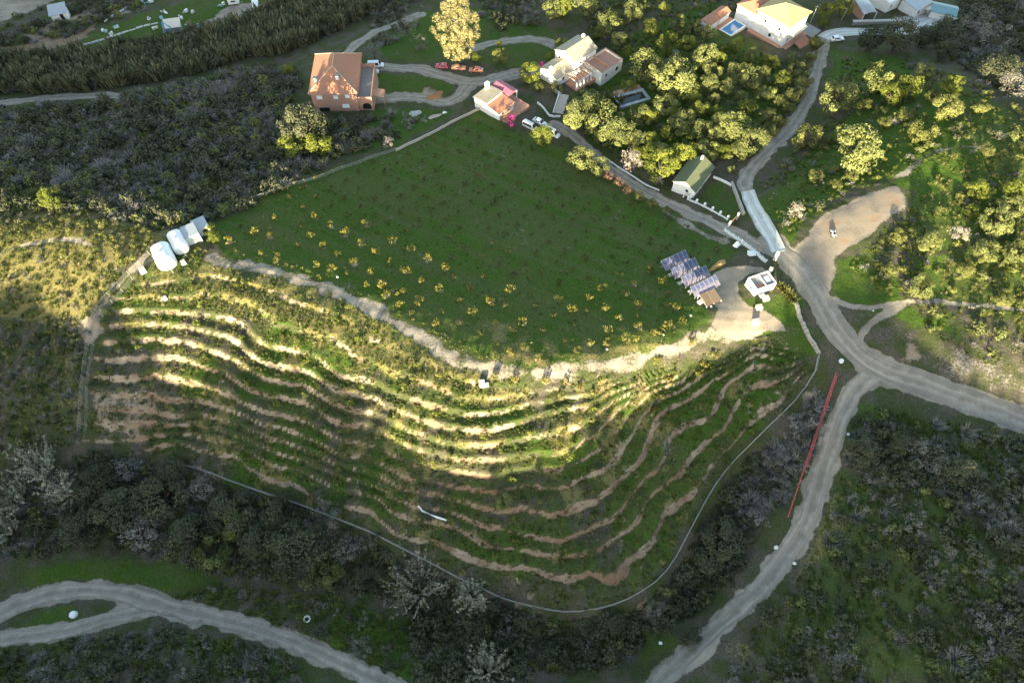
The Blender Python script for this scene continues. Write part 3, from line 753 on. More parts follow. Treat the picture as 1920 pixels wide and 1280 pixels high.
# ------------------------------------------------------------------ building kit
M_BRICK = mat('brick', (.40, .225, .17), .9, .14, 3, .15, .3, 30, dirt=(.25, .17, .13), dirt_amt=.5)
M_WHITE = mat('limewash', (.74, .73, .70), .85, .05, 1.2, .2, .15, 14, dirt=(.50, .46, .40), dirt_amt=.55, dscale=.7)
M_TILE = mat('terracotta_tiles', (.37, .165, .105), .85, .22, 5, .2, .6, 9, dirt=(.28, .20, .14), dirt_amt=.6)
M_OLDTILE = mat('weathered_tiles', (.36, .31, .235), .9, .22, 4, .15, .6, 9, dirt=(.22, .17, .12), dirt_amt=.7)
M_GREENROOF = mat('moss_green_roof', (.115, .13, .075), .9, .18, 3, .15, .4, 10, dirt=(.18, .17, .12), dirt_amt=.5)
M_YELROOF = mat('ochre_roof', (.40, .30, .15), .85, .12, 4, .2, .5, 9, dirt=(.33, .22, .12), dirt_amt=.5)
M_PURPLE = mat('plum_sheet', (.30, .085, .135), .6, .12, 2, .3, .2, 8, dirt=(.42, .2, .2), dirt_amt=.4)
M_GREY = mat('grey_render', (.24, .235, .225), .9, .12, 1.5, .2, .2, 12, dirt=(.17, .16, .15), dirt_amt=.6)
M_SHEET = mat('zinc_sheet', (.36, .38, .40), .45, .1, 1.5, .4, .15, 6, metal=.25, dirt=(.30, .27, .24), dirt_amt=.4)
M_TEAL = mat('teal_sheet', (.16, .30, .32), .5, .12, 1.5, .4, .15, 6, dirt=(.26, .30, .28), dirt_amt=.5)
M_GLASS = mat('window_glass', (.03, .035, .04), .12, .1, 1, .6)
M_DARK_IN = mat('dark_opening', (.02, .018, .016), .9, .2, 2, .1)
M_WOOD = mat('weathered_wood', (.23, .16, .105), .9, .25, 5, .15, .3, 18)
M_STEEL = mat('galvanised_steel', (.42, .43, .44), .4, .08, 2, .5, metal=.6)
M_POST = mat('weathered_post', (.33, .31, .28), .9, .15, 4, .15)
M_STONE = mat('pale_masonry', (.40, .355, .30), .95, .2, 3, .15, .4, 14, dirt=(.28, .22, .17), dirt_amt=.6)
M_REDP = mat('faded_red_paint', (.46, .07, .075), .55, .18, 2, .35, dirt=(.40, .16, .14), dirt_amt=.6, dscale=2)
M_POOL = mat('pool_water', (.02, .16, .34), .08, .1, .5, .5)
M_DARKW = mat('still_dark_water', (.02, .028, .022), .1, .2, .8, .5)
M_TARP = mat('blue_tarp', (.03, .20, .36), .5, .15, 2, .35, .5, 4)
M_RUBBER = mat('tyre_rubber', (.025, .025, .025), .9, .1, 4, .15)
M_BLACK = mat('black_iron', (.02, .02, .022), .6, .1, 3, .3)
M_PLASTIC = mat('white_plastic', (.76, .76, .74), .5, .04, 1, .35, dirt=(.6, .58, .52), dirt_amt=.4)
M_BLOCK = mat('bare_block', (.42, .40, .37), .95, .12, 3, .1, .3, 12)
M_PAVE = mat('terracotta_paving', (.40, .22, .155), .9, .15, 3, .15, .2, 10)
M_CANV = mat('cream_canvas', (.60, .52, .42), .85, .08, 1.5, .15)

def B(x0, x1, y0, y1, z0, z1):
    v = np.array([(x, y, z) for z in (z0, z1) for y in (y0, y1) for x in (x0, x1)], float)
    q = np.array([(0, 2, 3, 1), (4, 5, 7, 6), (0, 1, 5, 4), (2, 6, 7, 3), (0, 4, 6, 2), (1, 3, 7, 5)])
    return v, q

def poly3(pts, faces):
    """faces of three or four corners as quads"""
    q = [f if len(f) == 4 else (*f, f[-1]) for f in faces]
    return np.array(pts, float), q

def obj(name, pieces, m, parent=None, bevel=0.0, smooth_shade=False, **props):
    """one mesh object out of (verts, faces) pieces"""
    V = []; Fc = []; off = 0
    for v, q in pieces:
        V += [tuple(map(float, p)) for p in v]
        for f in q:
            g = []
            for i in f:
                if int(i) + off not in g: g.append(int(i) + off)
            Fc.append(g)
        off += len(v)
    me = bpy.data.meshes.new(name); me.from_pydata(V, [], Fc); me.materials.append(m)
    if smooth_shade: me.polygons.foreach_set('use_smooth', np.ones(len(Fc), bool))
    o = link(name, me, parent, **props)
    if bevel:
        b = o.modifiers.new('edge', 'BEVEL'); b.width = bevel; b.segments = 2; b.limit_method = 'ANGLE'
    return o

def empty(name, loc, rz, label, cat, group=None, scale=None):
    o = bpy.data.objects.new(name, None); COL.objects.link(o); o.location = loc; o.rotation_euler = (0, 0, rz)
    if scale is not None: o.scale = (scale,) * 3 if np.isscalar(scale) else scale
    o['label'] = label; o['category'] = cat
    if group: o['group'] = group
    o['kind'] = 'thing'; o.empty_display_size = .3
    return o

def tag(o, label, cat, group=None):
    o['kind'] = 'thing'
    o['label'] = label; o['category'] = cat
    if group: o['group'] = group
    return o

def child_copy(o, parent, name=None):
    c = o.copy(); c.parent = parent; COL.objects.link(c)
    if name: c.name = name
    return c

def footprint(root, pts_local, pad=.6):
    """keep plants out of a building"""
    M = Matrix.Translation(root.location) @ Matrix.Rotation(root.rotation_euler.z, 4, 'Z')
    for x, y, r in pts_local:
        p = M @ Vector((x, y, 0)); BUILT.append((p.x, p.y, r + pad))

def rect_circles(x0, x1, y0, y1):
    w, d = x1 - x0, y1 - y0; s = min(w, d); out = []
    nx_, ny_ = max(1, int(math.ceil(w / s))), max(1, int(math.ceil(d / s)))
    for i in range(nx_):
        for j in range(ny_):
            out.append((x0 + w * (i + .5) / nx_, y0 + d * (j + .5) / ny_, .68 * max(w / nx_, d / ny_)))
    return out

def corner_frame(c0, cx, zlev=None):
    """base point and heading from two ground pixels: near corner and the corner along local x"""
    a = at(*c0); b = at(*cx); return a, math.atan2(b.y - a.y, b.x - a.x), math.hypot(b.x - a.x, b.y - a.y)

def base_under(root, x0, x1, y0, y1):
    M = Matrix.Translation(root.location) @ Matrix.Rotation(root.rotation_euler.z, 4, 'Z')
    zs = [float(height(*(M @ Vector((x, y, 0))).xy)) for x in (x0, (x0 + x1) / 2, x1) for y in (y0, (y0 + y1) / 2, y1)]
    return min(zs) - root.location.z - .4

def gable(x0, x1, y0, y1, z, rise, over=.35, th=.16):
    """gable roof, ridge along x: slabs with thickness"""
    a, b = x0 - over, x1 + over; ym = (y0 + y1) / 2; s = rise / ((y1 - y0) / 2); e0, e1 = y0 - over, y1 + over; ez = z - over * s
    pieces = []
    for ye in (e0, e1):
        top = [(a, ye, ez + th), (b, ye, ez + th), (b, ym, z + rise + th), (a, ym, z + rise + th)]
        bot = [(p[0], p[1], p[2] - th) for p in top]
        f = [(0, 1, 2, 3), (7, 6, 5, 4), (0, 4, 5, 1), (1, 5, 6, 2), (2, 6, 7, 3), (3, 7, 4, 0)]
        pieces.append((np.array(top + bot), f if ye == e0 else [g[::-1] for g in f]))
    return pieces

def gable_walls(x0, x1, y0, y1, zb, z, rise):
    ym = (y0 + y1) / 2
    v = [(x0, y0, zb), (x1, y0, zb), (x1, y1, zb), (x0, y1, zb), (x0, y0, z), (x1, y0, z), (x1, y1, z), (x0, y1, z), (x0, ym, z + rise), (x1, ym, z + rise)]
    f = [(0, 1, 5, 4), (2, 3, 7, 6), (3, 0, 4, 7), (1, 2, 6, 5), (4, 8, 7), (5, 6, 9)]
    return [(np.array(v, float), [g if len(g) == 4 else (*g, g[-1]) for g in f])]

def hip(x0, x1, y0, y1, z, rise, r0, r1, over=.45, axis_='y', th=.15):
    """hip roof with its ridge between r0 and r1 along y (or x)"""
    X0, X1, Y0, Y1 = x0 - over, x1 + over, y0 - over, y1 + over; xm, ym = (x0 + x1) / 2, (y0 + y1) / 2
    ra, rb = ((xm, r0, z + rise), (xm, r1, z + rise)) if axis_ == 'y' else ((r0, ym, z + rise), (r1, ym, z + rise))
    v = [(X0, Y0, z), (X1, Y0, z), (X1, Y1, z), (X0, Y1, z), ra, rb, (X0, Y0, z - th), (X1, Y0, z - th), (X1, Y1, z - th), (X0, Y1, z - th)]
    if axis_ == 'y': f = [(0, 1, 4), (1, 2, 5, 4), (2, 3, 5), (3, 0, 4, 5)]
    else: f = [(0, 1, 5, 4), (1, 2, 5), (2, 3, 4, 5), (3, 0, 4)]
    f += [(6, 7, 1, 0), (7, 8, 2, 1), (8, 9, 3, 2), (9, 6, 0, 3), (9, 8, 7, 6)]
    return [(np.array(v, float), [g if len(g) == 4 else (*g, g[-1]) for g in f])]

def wall_window(parent, face, u, z, w, h, frame_m, pane_m, at_, depth=.07, name='window'):
    """a window or door on the wall y=at_ ('front','back') or x=at_ ('left','right')"""
    def bx(u0, u1, z0, z1, d0, d1):
        if face in ('front', 'left'): a0, a1 = at_ - d1, at_ - d0
        else: a0, a1 = at_ + d0, at_ + d1
        return B(u0, u1, a0, a1, z0, z1) if face in ('front', 'back') else B(a0, a1, u0, u1, z0, z1)
    t = .09
    fr = obj(name, [bx(u - w / 2, u + w / 2, z + h - t, z + h, -.02, depth), bx(u - w / 2, u - w / 2 + t, z, z + h - t, -.02, depth), bx(u + w / 2 - t, u + w / 2, z, z + h - t, -.02, depth), bx(u - w / 2 - .08, u + w / 2 + .08, z - t, z, -.02, depth + .07)], frame_m, parent)
    obj('pane', [bx(u - w / 2 + t, u + w / 2 - t, z, z + h - t, -.02, depth * .35)], pane_m, fr)
    return fr

def ring_walls(x0, x1, y0, y1, z0, z1, t=.22):
    return [B(x0, x1, y0, y0 + t, z0, z1), B(x0, x1, y1 - t, y1, z0, z1), B(x0, x0 + t, y0 + t, y1 - t, z0, z1), B(x1 - t, x1, y0 + t, y1 - t, z0, z1)]

def cyl(p0, p1, r, sides=12, cap=True, r1=None):
    v, q = tube(p0, p1, r, r if r1 is None else r1, sides); q = [tuple(f) for f in q]
    if cap: q = q + [tuple(range(sides))[::-1], tuple(range(sides, 2 * sides))]
    return v, q

# ------------------------------------------------------------------ brick house
a = at(592, 209); b = at(688, 209)
H_A = empty('brick_house', a, math.radians(1.5), 'large two-storey brick house with hipped red tile roof and side terrace', 'house')
zb = base_under(H_A, 0, 16, 0, 16); W_, D_, HE = 12.3, 15.5, 6.4
wl = obj('wall', [B(0, W_, 0, D_, zb, HE)], M_BRICK, H_A)
rf = obj('roof', hip(0, W_, 0, D_, HE, 3.6, D_ * .40, D_ * .74, .5), M_TILE, H_A)
obj('ridge_tiles', [(cyl((W_ / 2, D_ * .40, HE + 3.62), (W_ / 2, D_ * .74, HE + 3.62), .13, 6))] + [cyl((cx, cy, HE + .03), (W_ / 2, ry, HE + 3.62), .12, 6) for cx, cy, ry in ((-.5, -.5, D_ * .40), (W_ + .5, -.5, D_ * .40), (-.5, D_ + .5, D_ * .74), (W_ + .5, D_ + .5, D_ * .74))], mat('pale_ridge_tiles', (.50, .36, .24), .85, .15, 4), rf)
obj('eaves', [B(-.42, W_ + .42, -.42, -.05, HE - .32, HE - .16), B(-.42, -.05, -.05, D_ + .4, HE - .32, HE - .16)], M_CANV, H_A)
for cx, cy, cz, hh in ((1.7, 2.9, HE + .6, 1.9), (7.6, 3.1, HE + 1.2, 1.9)):
    ch = obj('chimney', [B(cx - .42, cx + .42, cy - .35, cy + .35, cz, cz + hh)], M_WHITE, rf)
    child = obj('chimney_cap', [B(cx - .55, cx + .55, cy - .48, cy + .48, cz + hh, cz + hh + .14)], M_GREY, rf)
for u, z, w, h in ((2.2, 4.3, 1.5, 1.05), (6.6, 4.3, 1.2, 1.05), (9.9, 4.6, 1.2, .9), (8.8, 1.2, 1.9, 1.15)):
    wall_window(H_A, 'front', u, z, w, h, M_WHITE, M_PLASTIC, 0)
wall_window(H_A, 'front', 2.7, -.3, 3.0, 1.7, M_GREY, M_DARK_IN, 0, name='garage_opening')
obj('porch_slab', [B(.2, 6.0, -2.1, -.02, -.95, -.55)], M_PAVE, H_A)
# side terrace
TX0, TX1, TD = W_ + .02, W_ + 3.9, D_ * .93
ter = obj('terrace', [B(TX0, TX1, .4, TD, zb, 3.0)], M_BRICK, H_A)
obj('terrace_floor', [B(TX0 + .25, TX1 - .25, .65, TD - .25, 3.0, 3.06)], M_GREY, ter)
obj('parapet', [B(TX1 - .24, TX1, .4, TD, 3.0, 4.15), B(TX0, TX1 - .24, .4, .64, 3.0, 4.15), B(TX0, TX1 - .24, TD - .24, TD, 3.0, 4.15)], M_BRICK, ter)
th_ = np.linspace(0, math.pi, 9)
av = [(TX0 + 2.2 + 1.15 * math.cos(t), .38, 1.25 + .95 * math.sin(t)) for t in th_] + [(TX0 + 1.05, .38, .2), (TX0 + 3.35, .38, .2)]
obj('arch', [(np.array(av + [(p[0], .405, p[2]) for p in av]), [tuple(range(11))])], M_DARK_IN, ter)
obj('lean_to', poly3([(TX1 + .02, 3.2, 2.5), (TX1 + 3.0, 3.0, 1.9), (TX1 + 3.0, 6.2, 1.9), (TX1 + .02, 6.4, 2.5), (TX1 + .02, 3.2, 2.4), (TX1 + 3.0, 3.0, 1.8), (TX1 + 3.0, 6.2, 1.8), (TX1 + .02, 6.4, 2.4)], [(0, 1, 2, 3), (7, 6, 5, 4), (0, 4, 5, 1), (1, 5, 6, 2), (2, 6, 7, 3)])[0:2] and [poly3([(TX1 + .02, 3.2, 2.5), (TX1 + 3.0, 3.0, 1.9), (TX1 + 3.0, 6.2, 1.9), (TX1 + .02, 6.4, 2.5), (TX1 + .02, 3.2, 2.4), (TX1 + 3.0, 3.0, 1.8), (TX1 + 3.0, 6.2, 1.8), (TX1 + .02, 6.4, 2.4)], [(0, 1, 2, 3), (7, 6, 5, 4), (0, 4, 5, 1), (1, 5, 6, 2), (2, 6, 7, 3)]), B(TX1 + 2.75, TX1 + 2.9, 3.15, 3.3, zb, 1.85), B(TX1 + 2.75, TX1 + 2.9, 5.9, 6.05, zb, 1.85)], M_PAVE, H_A)
footprint(H_A, rect_circles(0, TX1 + 1, -1, D_))

# ------------------------------------------------------------------ cottage with the plum-coloured roof
a, rz, wB = corner_frame((936, 226), (988, 195))
H_B = empty('white_cottage', a, rz, 'small white cottage with weathered tile roof and plum-coloured sheet annex', 'house')
wB, dB = 8.2, 9.4
zb = base_under(H_B, 0, 11, 0, dB)
obj('wall', [B(0, wB * .72, 0, dB, zb, 2.5)], M_WHITE, H_B)
r1_ = obj('roof', [poly3([(-.3, dB * .45, 3.55), (wB * .72 + .3, dB * .45, 3.75), (wB * .72 + .3, dB + .3, 3.1), (-.3, dB + .3, 2.9), (-.3, dB * .45, 3.4), (wB * .72 + .3, dB * .45, 3.6), (wB * .72 + .3, dB + .3, 2.95), (-.3, dB + .3, 2.75)], [(0, 1, 2, 3), (7, 6, 5, 4), (0, 4, 5, 1), (1, 5, 6, 2), (2, 6, 7, 3), (3, 7, 4, 0)])], M_OLDTILE, H_B)
obj('upper_wall', [poly3([(.02, dB * .45 + .1, 2.5), (wB * .72 - .02, dB * .45 + .1, 2.5), (wB * .72 - .02, dB - .02, 2.5), (.02, dB - .02, 2.5), (.02, dB * .45 + .1, 3.4), (wB * .72 - .02, dB * .45 + .1, 3.6), (wB * .72 - .02, dB - .02, 2.95), (.02, dB - .02, 2.8)], [(0, 1, 5, 4), (1, 2, 6, 5), (2, 3, 7, 6), (3, 0, 4, 7)])], M_WHITE, H_B)
obj('front_roof', [poly3([(-.25, -.3, 2.55), (wB * .72 + .25, -.3, 2.6), (wB * .72 + .25, dB * .45 + .09, 3.05), (-.25, dB * .45 + .09, 3.0), (-.25, -.3, 2.42), (wB * .72 + .25, -.3, 2.46), (wB * .72 + .25, dB * .45 + .09, 2.9), (-.25, dB * .45 + .09, 2.86)], [(0, 1, 2, 3), (7, 6, 5, 4), (0, 4, 5, 1), (1, 5, 6, 2), (2, 6, 7, 3), (3, 7, 4, 0)])], M_TILE, H_B)
ch = obj('chimney', [B(wB * .5, wB * .5 + 1.0, dB - 1.0, dB - .2, 3.0, 5.0)], M_WHITE, r1_)
obj('chimney_hood', [B(wB * .5 - .12, wB * .5 + 1.12, dB - 1.12, dB - .08, 5.0, 5.15)], M_WHITE, r1_)
wall_window(H_B, 'front', 3.6, .7, 1.3, 1.2, M_WHITE, M_GLASS, 0); wall_window(H_B, 'front', 1.5, .9, .9, 1.0, M_WHITE, M_GLASS, 0)
X0, X1 = wB * .72 + .35, wB * .72 + 4.4
an = obj('annex_roof', [poly3([(X0, 2.4, 2.75), (X1, 2.4, 2.75), (X1, 8.8, 2.75), (X0, 8.8, 2.75), ((X0 + X1) / 2, 2.4, 3.5), ((X0 + X1) / 2, 8.8, 3.5), (X0, 2.4, 2.65), (X1, 2.4, 2.65), (X1, 8.8, 2.65), (X0, 8.8, 2.65)], [(0, 4, 5, 3), (4, 1, 2, 5), (0, 1, 4), (3, 5, 2), (6, 7, 1, 0), (7, 8, 2, 1), (8, 9, 3, 2), (9, 6, 0, 3), (9, 8, 7, 6)])], M_PURPLE, H_B)
for i in range(9):
    y = 2.6 + i * .75
    obj('roof_rib', [poly3([(X0 + .02, y, 2.77), ((X0 + X1) / 2, y, 3.52), ((X0 + X1) / 2, y + .09, 3.52), (X0 + .02, y + .09, 2.77), (X0 + .02, y, 2.82), ((X0 + X1) / 2, y, 3.57), ((X0 + X1) / 2, y + .09, 3.57), (X0 + .02, y + .09, 2.82)], [(4, 5, 6, 7), (0, 1, 5, 4), (3, 7, 6, 2)])], M_PURPLE, an)
for px_, py_ in ((X0 + .1, 2.6), (X1 - .25, 2.6), (X1 - .25, 8.5)):
    obj('post', [B(px_, px_ + .22, py_, py_ + .22, zb, 2.66)], M_WHITE, H_B)
obj('annex_wall', [B(X0 + .02, X1 - .3, 5.5, 8.55, zb, 2.62)], M_WHITE, H_B)
obj('porch_floor', [B(0, X1, -2.2, -.03, zb, .02), B(X0, X1, 0, 5.4, zb, .03)], M_PAVE, H_B)
footprint(H_B, rect_circles(0, X1, 0, dB))

# ------------------------------------------------------------------ white house with pergola
a = at(1046, 167); rz = math.radians(43)
H_C = empty('white_house', a, rz, 'white two-level house with pale tile gables, flat terrace wing and arched pergola', 'house')
zb = base_under(H_C, 0, 16, 0, 8)
obj('wall', gable_walls(7.0, 16.4, .6, 8.4, zb, 5.2, 1.7), M_WHITE, H_C)
obj('roof', gable(7.0, 16.4, .6, 8.4, 5.2, 1.7, .3), M_OLDTILE, H_C)
obj('wing_wall', gable_walls(0, 6.97, .9, 7.6, zb, 2.9, 1.4), M_WHITE, H_C)
obj('wing_roof', gable(.05, 6.6, .9, 7.6, 2.9, 1.4, .28), M_OLDTILE, H_C)
tw = obj('terrace_wing', [B(11.5, 20.6, -6.6, .57, zb, 2.5)], M_WHITE, H_C)
obj('terrace_floor', [B(11.8, 20.3, -6.3, .3, 2.5, 2.56)], M_PAVE, tw)
obj('parapet', ring_walls(11.5, 20.6, -6.6, .57, 2.5, 3.2, .3), M_WHITE, tw)
obj('parapet_coping', ring_walls(11.42, 20.68, -6.68, .56, 3.2, 3.28, .42), M_PAVE, tw)
obj('roof_terrace_wall', [B(15.2, 15.5, -6.2, .3, 2.56, 3.3)], M_PAVE, tw)
obj('chimney', [B(15.4, 16.0, 5.2, 5.9, 5.6, 7.6)], M_WHITE, H_C)
obj('wing_chimney', [B(.2, 1.0, 3.4, 4.2, 3.6, 5.2)], M_WHITE, H_C)
for face, u, z, w, h, at_ in (('front', 9.6, 3.3, .9, 1.0, .6), ('front', 12.4, 3.4, .9, 1.0, .6), ('left', 6.6, 3.2, .9, 1.0, 7.0), ('front', 3.0, 1.0, 1.0, 1.2, .9), ('front', 13.6, .8, 1.0, 1.1, -6.6), ('front', 18.2, .5, 1.3, 1.4, -6.6), ('right', -3.2, .9, 1.2, 1.2, 20.6), ('left', 4.2, 1.1, .9, 1.0, 0)):
    wall_window(H_C, face, u, z, w, h, M_WHITE, M_GLASS, at_)
obj('back_garden_wall', [B(-1.6, -.1, .2, .5, zb, 1.3), B(-1.9, -1.6, -3.0, .5, zb, 1.3)], M_WHITE, H_C)
footprint(H_C, rect_circles(0, 16.4, .6, 8.4) + rect_circles(11.5, 20.6, -6.6, .6))
# pergola in front
pg = empty('pergola', H_C.matrix_basis @ Vector((3.6, -1.0, .1)), rz, 'white pergola of slim columns and tiled beams before the white house', 'pergola')
for i in range(6):
    x = i * 1.55
    obj('column', [B(x, x + .36, -3.2, -2.84, -3.0, 2.5)], M_WHITE, pg)
    obj('beam', [B(x + .03, x + .33, -3.4, 1.0, 2.5, 2.72)], M_WHITE, pg)
    obj('tiled_coping', [B(x - .06, x + .42, -3.45, 1.0, 2.72, 2.82)], M_TILE, pg)
obj('lintel', [B(-.1, 8.2, -3.25, -2.8, 2.22, 2.49)], M_WHITE, pg)
obj('floor', [B(-.3, 8.4, -3.5, 1.2, -2.6, .02)], M_PAVE, pg)
# flight of steps
a = at(1047, 213); b = at(1057, 185)
stp = empty('garden_steps', a, math.atan2(b.y - a.y, b.x - a.x), 'flight of pale stone steps climbing to the pergola', 'steps')
Ls = math.hypot(b.x - a.x, b.y - a.y) + .5
for i in range(10):
    obj('step', [B(Ls * i / 10, Ls * (i + 1) / 10 + .05, -1.3 + .12 * math.sin(i * 2.1), 1.4, -1.0 + (b.z - a.z) * i / 10, .12 + (b.z - a.z + .9) * i / 10)], M_STONE, stp)
obj('side_wall', [B(-.2, Ls, 1.42, 1.62, -1, .5)], M_WHITE, stp)

# ------------------------------------------------------------------ green-roofed cottage and its yard
a = at(1299, 372); rz = math.radians(55)
H_E = empty('white_cottage', a, rz, 'white cottage with mossy green gable roof above the lane', 'house')
zb = base_under(H_E, 0, 10, 0, 6)
obj('wall', gable_walls(0, 9.6, 0, 5.8, zb, 2.7, 1.5), M_WHITE, H_E)
rf = obj('roof', gable(0, 9.6, 0, 5.8, 2.7, 1.5, .4), M_GREENROOF, H_E)
obj('chimney', [B(8.6, 9.1, 2.9, 3.4, 4.0, 5.3)], M_WHITE, rf)
for u in (2.0, 6.8): wall_window(H_E, 'front', u, .9, 1.0, 1.1, M_WHITE, M_GLASS, 0)
wall_window(H_E, 'front', 4.4, 0, 1.0, 2.05, M_WHITE, M_DARK_IN, 0, name='door'); wall_window(H_E, 'left', 2.0, 1.0, .9, 1.0, M_WHITE, M_GLASS, 0)
obj('porch_column', [B(-1.0, -.7, .2, .5, zb, 1.9), B(-1.0, -.7, 2.0, 2.3, zb, 1.9)], M_WHITE, H_E)
footprint(H_E, rect_circles(0, 9.6, 0, 5.8))

# ------------------------------------------------------------------ villa with the ochre roof
a = at(1466, 88); c = at(1503, 70)
rz = math.atan2(c.y - a.y, c.x - a.x)
H_F = empty('villa', a, math.radians(43), 'tall white villa with ochre pyramid roof beside a blue pool', 'house', scale=.92)
zb = base_under(H_F, -1, 11, 0, 12)
obj('wall', [B(0, 11, 0, 12, zb, 7.4)], M_WHITE, H_F)
rf = obj('roof', hip(0, 11, 0, 12, 7.4, 2.6, 5.7, 6.3, .6), M_YELROOF, H_F)
obj('hip_tiles', [cyl((cx, cy, 7.43), (5.5, ry, 10.02), .13, 6) for cx, cy, ry in ((-.6, -.6, 5.7), (11.6, -.6, 5.7), (-.6, 12.6, 6.3), (11.6, 12.6, 6.3))], M_YELROOF, rf)
for u, z in ((2.0, 4.4), (5.4, 4.4), (8.6, 4.4), (2.0, 1.0), (6.5, .9)): wall_window(H_F, 'front', u, z, 1.1, 1.2, M_WHITE, M_GLASS, 0)
for u, z in ((3.0, 4.4), (8.5, 4.4), (5.5, .9)): wall_window(H_F, 'left', u, z, 1.1, 1.2, M_WHITE, M_GLASS, 0)
bal = obj('balcony', [B(2.5, 10.5, -1.5, -.02, 3.0, 3.2)], M_WHITE, H_F)
obj('railing', [B(2.5, 10.5, -1.5, -1.44, 3.3 + .3 * k, 3.36 + .3 * k) for k in range(3)] + [B(2.5 + 1.14 * k, 2.56 + 1.14 * k, -1.5, -1.44, 3.2, 3.96) for k in range(8)], M_BLACK, bal)
obj('plinth_terrace', [B(-1.6, -.02, -1.8, 13, zb - 1, .1), B(-.02, 12, -1.8, -.02, zb - 1, .1)], M_PAVE, H_F)
obj('rear_wing', [B(.5, 13.5, 12.02, 20, zb, 5.2)], M_WHITE, H_F)
obj('rear_roof', hip(.5, 13.5, 12.65, 20, 5.2, 1.7, 4, 10, .4, 'x'), M_TILE, H_F)
obj('patio', [B(11.05, 16.5, -4.0, 6.0, -1.6, .06)], M_GREY, H_F)
obj('porch_roof', [poly3([(3.5, -5.2, -.2), (9.5, -5.2, -.2), (9.5, -1.9, .9), (3.5, -1.9, .9), (3.5, -5.2, -.35), (9.5, -5.2, -.35), (9.5, -1.9, .75), (3.5, -1.9, .75)], [(0, 1, 2, 3), (7, 6, 5, 4), (0, 4, 5, 1), (1, 5, 6, 2), (3, 7, 4, 0)]), B(3.7, 9.3, -5.0, -1.9, zb - 2, -.36)], M_TILE, H_F)
footprint(H_F, rect_circles(-1, 16, -4, 12) + rect_circles(0, 13, 12, 20))
pl = empty('swimming_pool', H_F.matrix_basis @ Vector((-8.4, 14.5, .0)), math.radians(43), 'blue swimming pool with white rim beside the ochre-roofed villa', 'pool')
obj('rim', ring_walls(0, 7.6, 0, 4.6, -4.0, .35, .5), M_WHITE, pl); obj('water', [B(.5, 7.1, .5, 4.1, -3.9, .22)], M_POOL, pl)
obj('deck', [B(-4.0, -.02, -.5, 10.0, -4.0, .1), B(-.02, 7.5, 4.62, 10.0, -4.0, .12)], M_PAVE, pl)
for i in range(2): obj('pool_house', [B(-3.6 + 5.4 * i, 1.2 + 5.4 * i, 6.2, 9.6, .1, 2.4)], M_WHITE, pl); obj('pool_house_roof', gable(-3.6 + 5.4 * i, 1.2 + 5.4 * i, 6.2, 9.6, 2.4, .7, .25), M_TILE, pl)
footprint(pl, rect_circles(-4, 7.6, -.5, 10))

# ------------------------------------------------------------------ farm sheds by the concrete road
a = at(1614, 41)
sh = empty('barrel_roofed_shed', a, math.radians(8), 'open shed with grey barrel roof and white posts by the concrete road', 'shed')
th_ = np.linspace(0, math.pi, 9); prof = [(2.1 + 2.3 * -math.cos(t), 2.3 + 1.0 * math.sin(t)) for t in th_]
v = [(x, y, z) for y in (-.3, 8.6) for x, z in prof]
obj('roof', [(np.array(v), [(i, i + 1, i + 10, i + 9) for i in range(8)])], M_SHEET, sh, smooth_shade=True).modifiers.new('t', 'SOLIDIFY').thickness = .08
for x in (0, 4.0):
    for y in (0, 4, 8): obj('post', [B(x, x + .2, y, y + .2, -1.5, 2.35)], M_WHITE, sh)
obj('back_wall', [B(.2, 4.0, 8.0, 8.15, -2, 2.4), B(-.02, .1, .3, 7.9, -2, 2.0)], M_PAVE, sh)
footprint(sh, rect_circles(0, 4.4, 0, 8.4))
a = at(1712, 34)
s2 = empty('farm_building', a, math.radians(35), 'white farm building with sloping grey sheet roof near the top edge', 'building')
zb = base_under(s2, -2, 8, 0, 12)
obj('wall', [B(0, 7, 0, 6, zb, 2.8)], M_WHITE, s2)
obj('roof', [poly3([(-.4, -.4, 2.85), (7.4, -.4, 2.95), (7.4, 6.4, 3.5), (-.4, 6.4, 3.4), (-.4, -.4, 2.72), (7.4, -.4, 2.82), (7.4, 6.4, 3.37), (-.4, 6.4, 3.27)], [(0, 1, 2, 3), (7, 6, 5, 4), (0, 4, 5, 1), (1, 5, 6, 2), (2, 6, 7, 3), (3, 7, 4, 0)])], M_SHEET, s2)
obj('rear_wall', [B(-6, 4, 6.6, 13, zb, 4.0)], M_WHITE, s2); obj('rear_roof', hip(-6, 4, 6.6, 13, 4.0, .5, -3, 1, .25, 'x'), M_WHITE, s2)
obj('side_block', [B(4.3, 12, 7.5, 13, zb, 2.6)], M_WHITE, s2); obj('side_roof', [B(4.2, 12.1, 7.4, 13.1, 2.6, 2.75)], M_OLDTILE, s2)
for u in (1.6, 5.0): wall_window(s2, 'front', u, .9, 1.1, 1.1, M_WHITE, M_DARK_IN, 0)
wall_window(s2, 'front', -4.2, 1.5, 1.0, 1.1, M_WHITE, M_GLASS, 6.6)
footprint(s2, rect_circles(-6, 12, 0, 13))
a = at(1762, 38)
s3 = empty('teal_roofed_shed', a, math.radians(-22), 'small shed with teal and cream gable roof beside the farm building', 'shed')
obj('wall', gable_walls(-3.6, 3.6, 0, 5, -2.5, 2.3, .8), M_WHITE, s3)
r_ = gable(-3.6, 3.6, 0, 5, 2.3, .8, .35); obj('roof', [r_[0]], M_TEAL, s3); obj('rear_roof', [r_[1]], M_TEAL, s3)
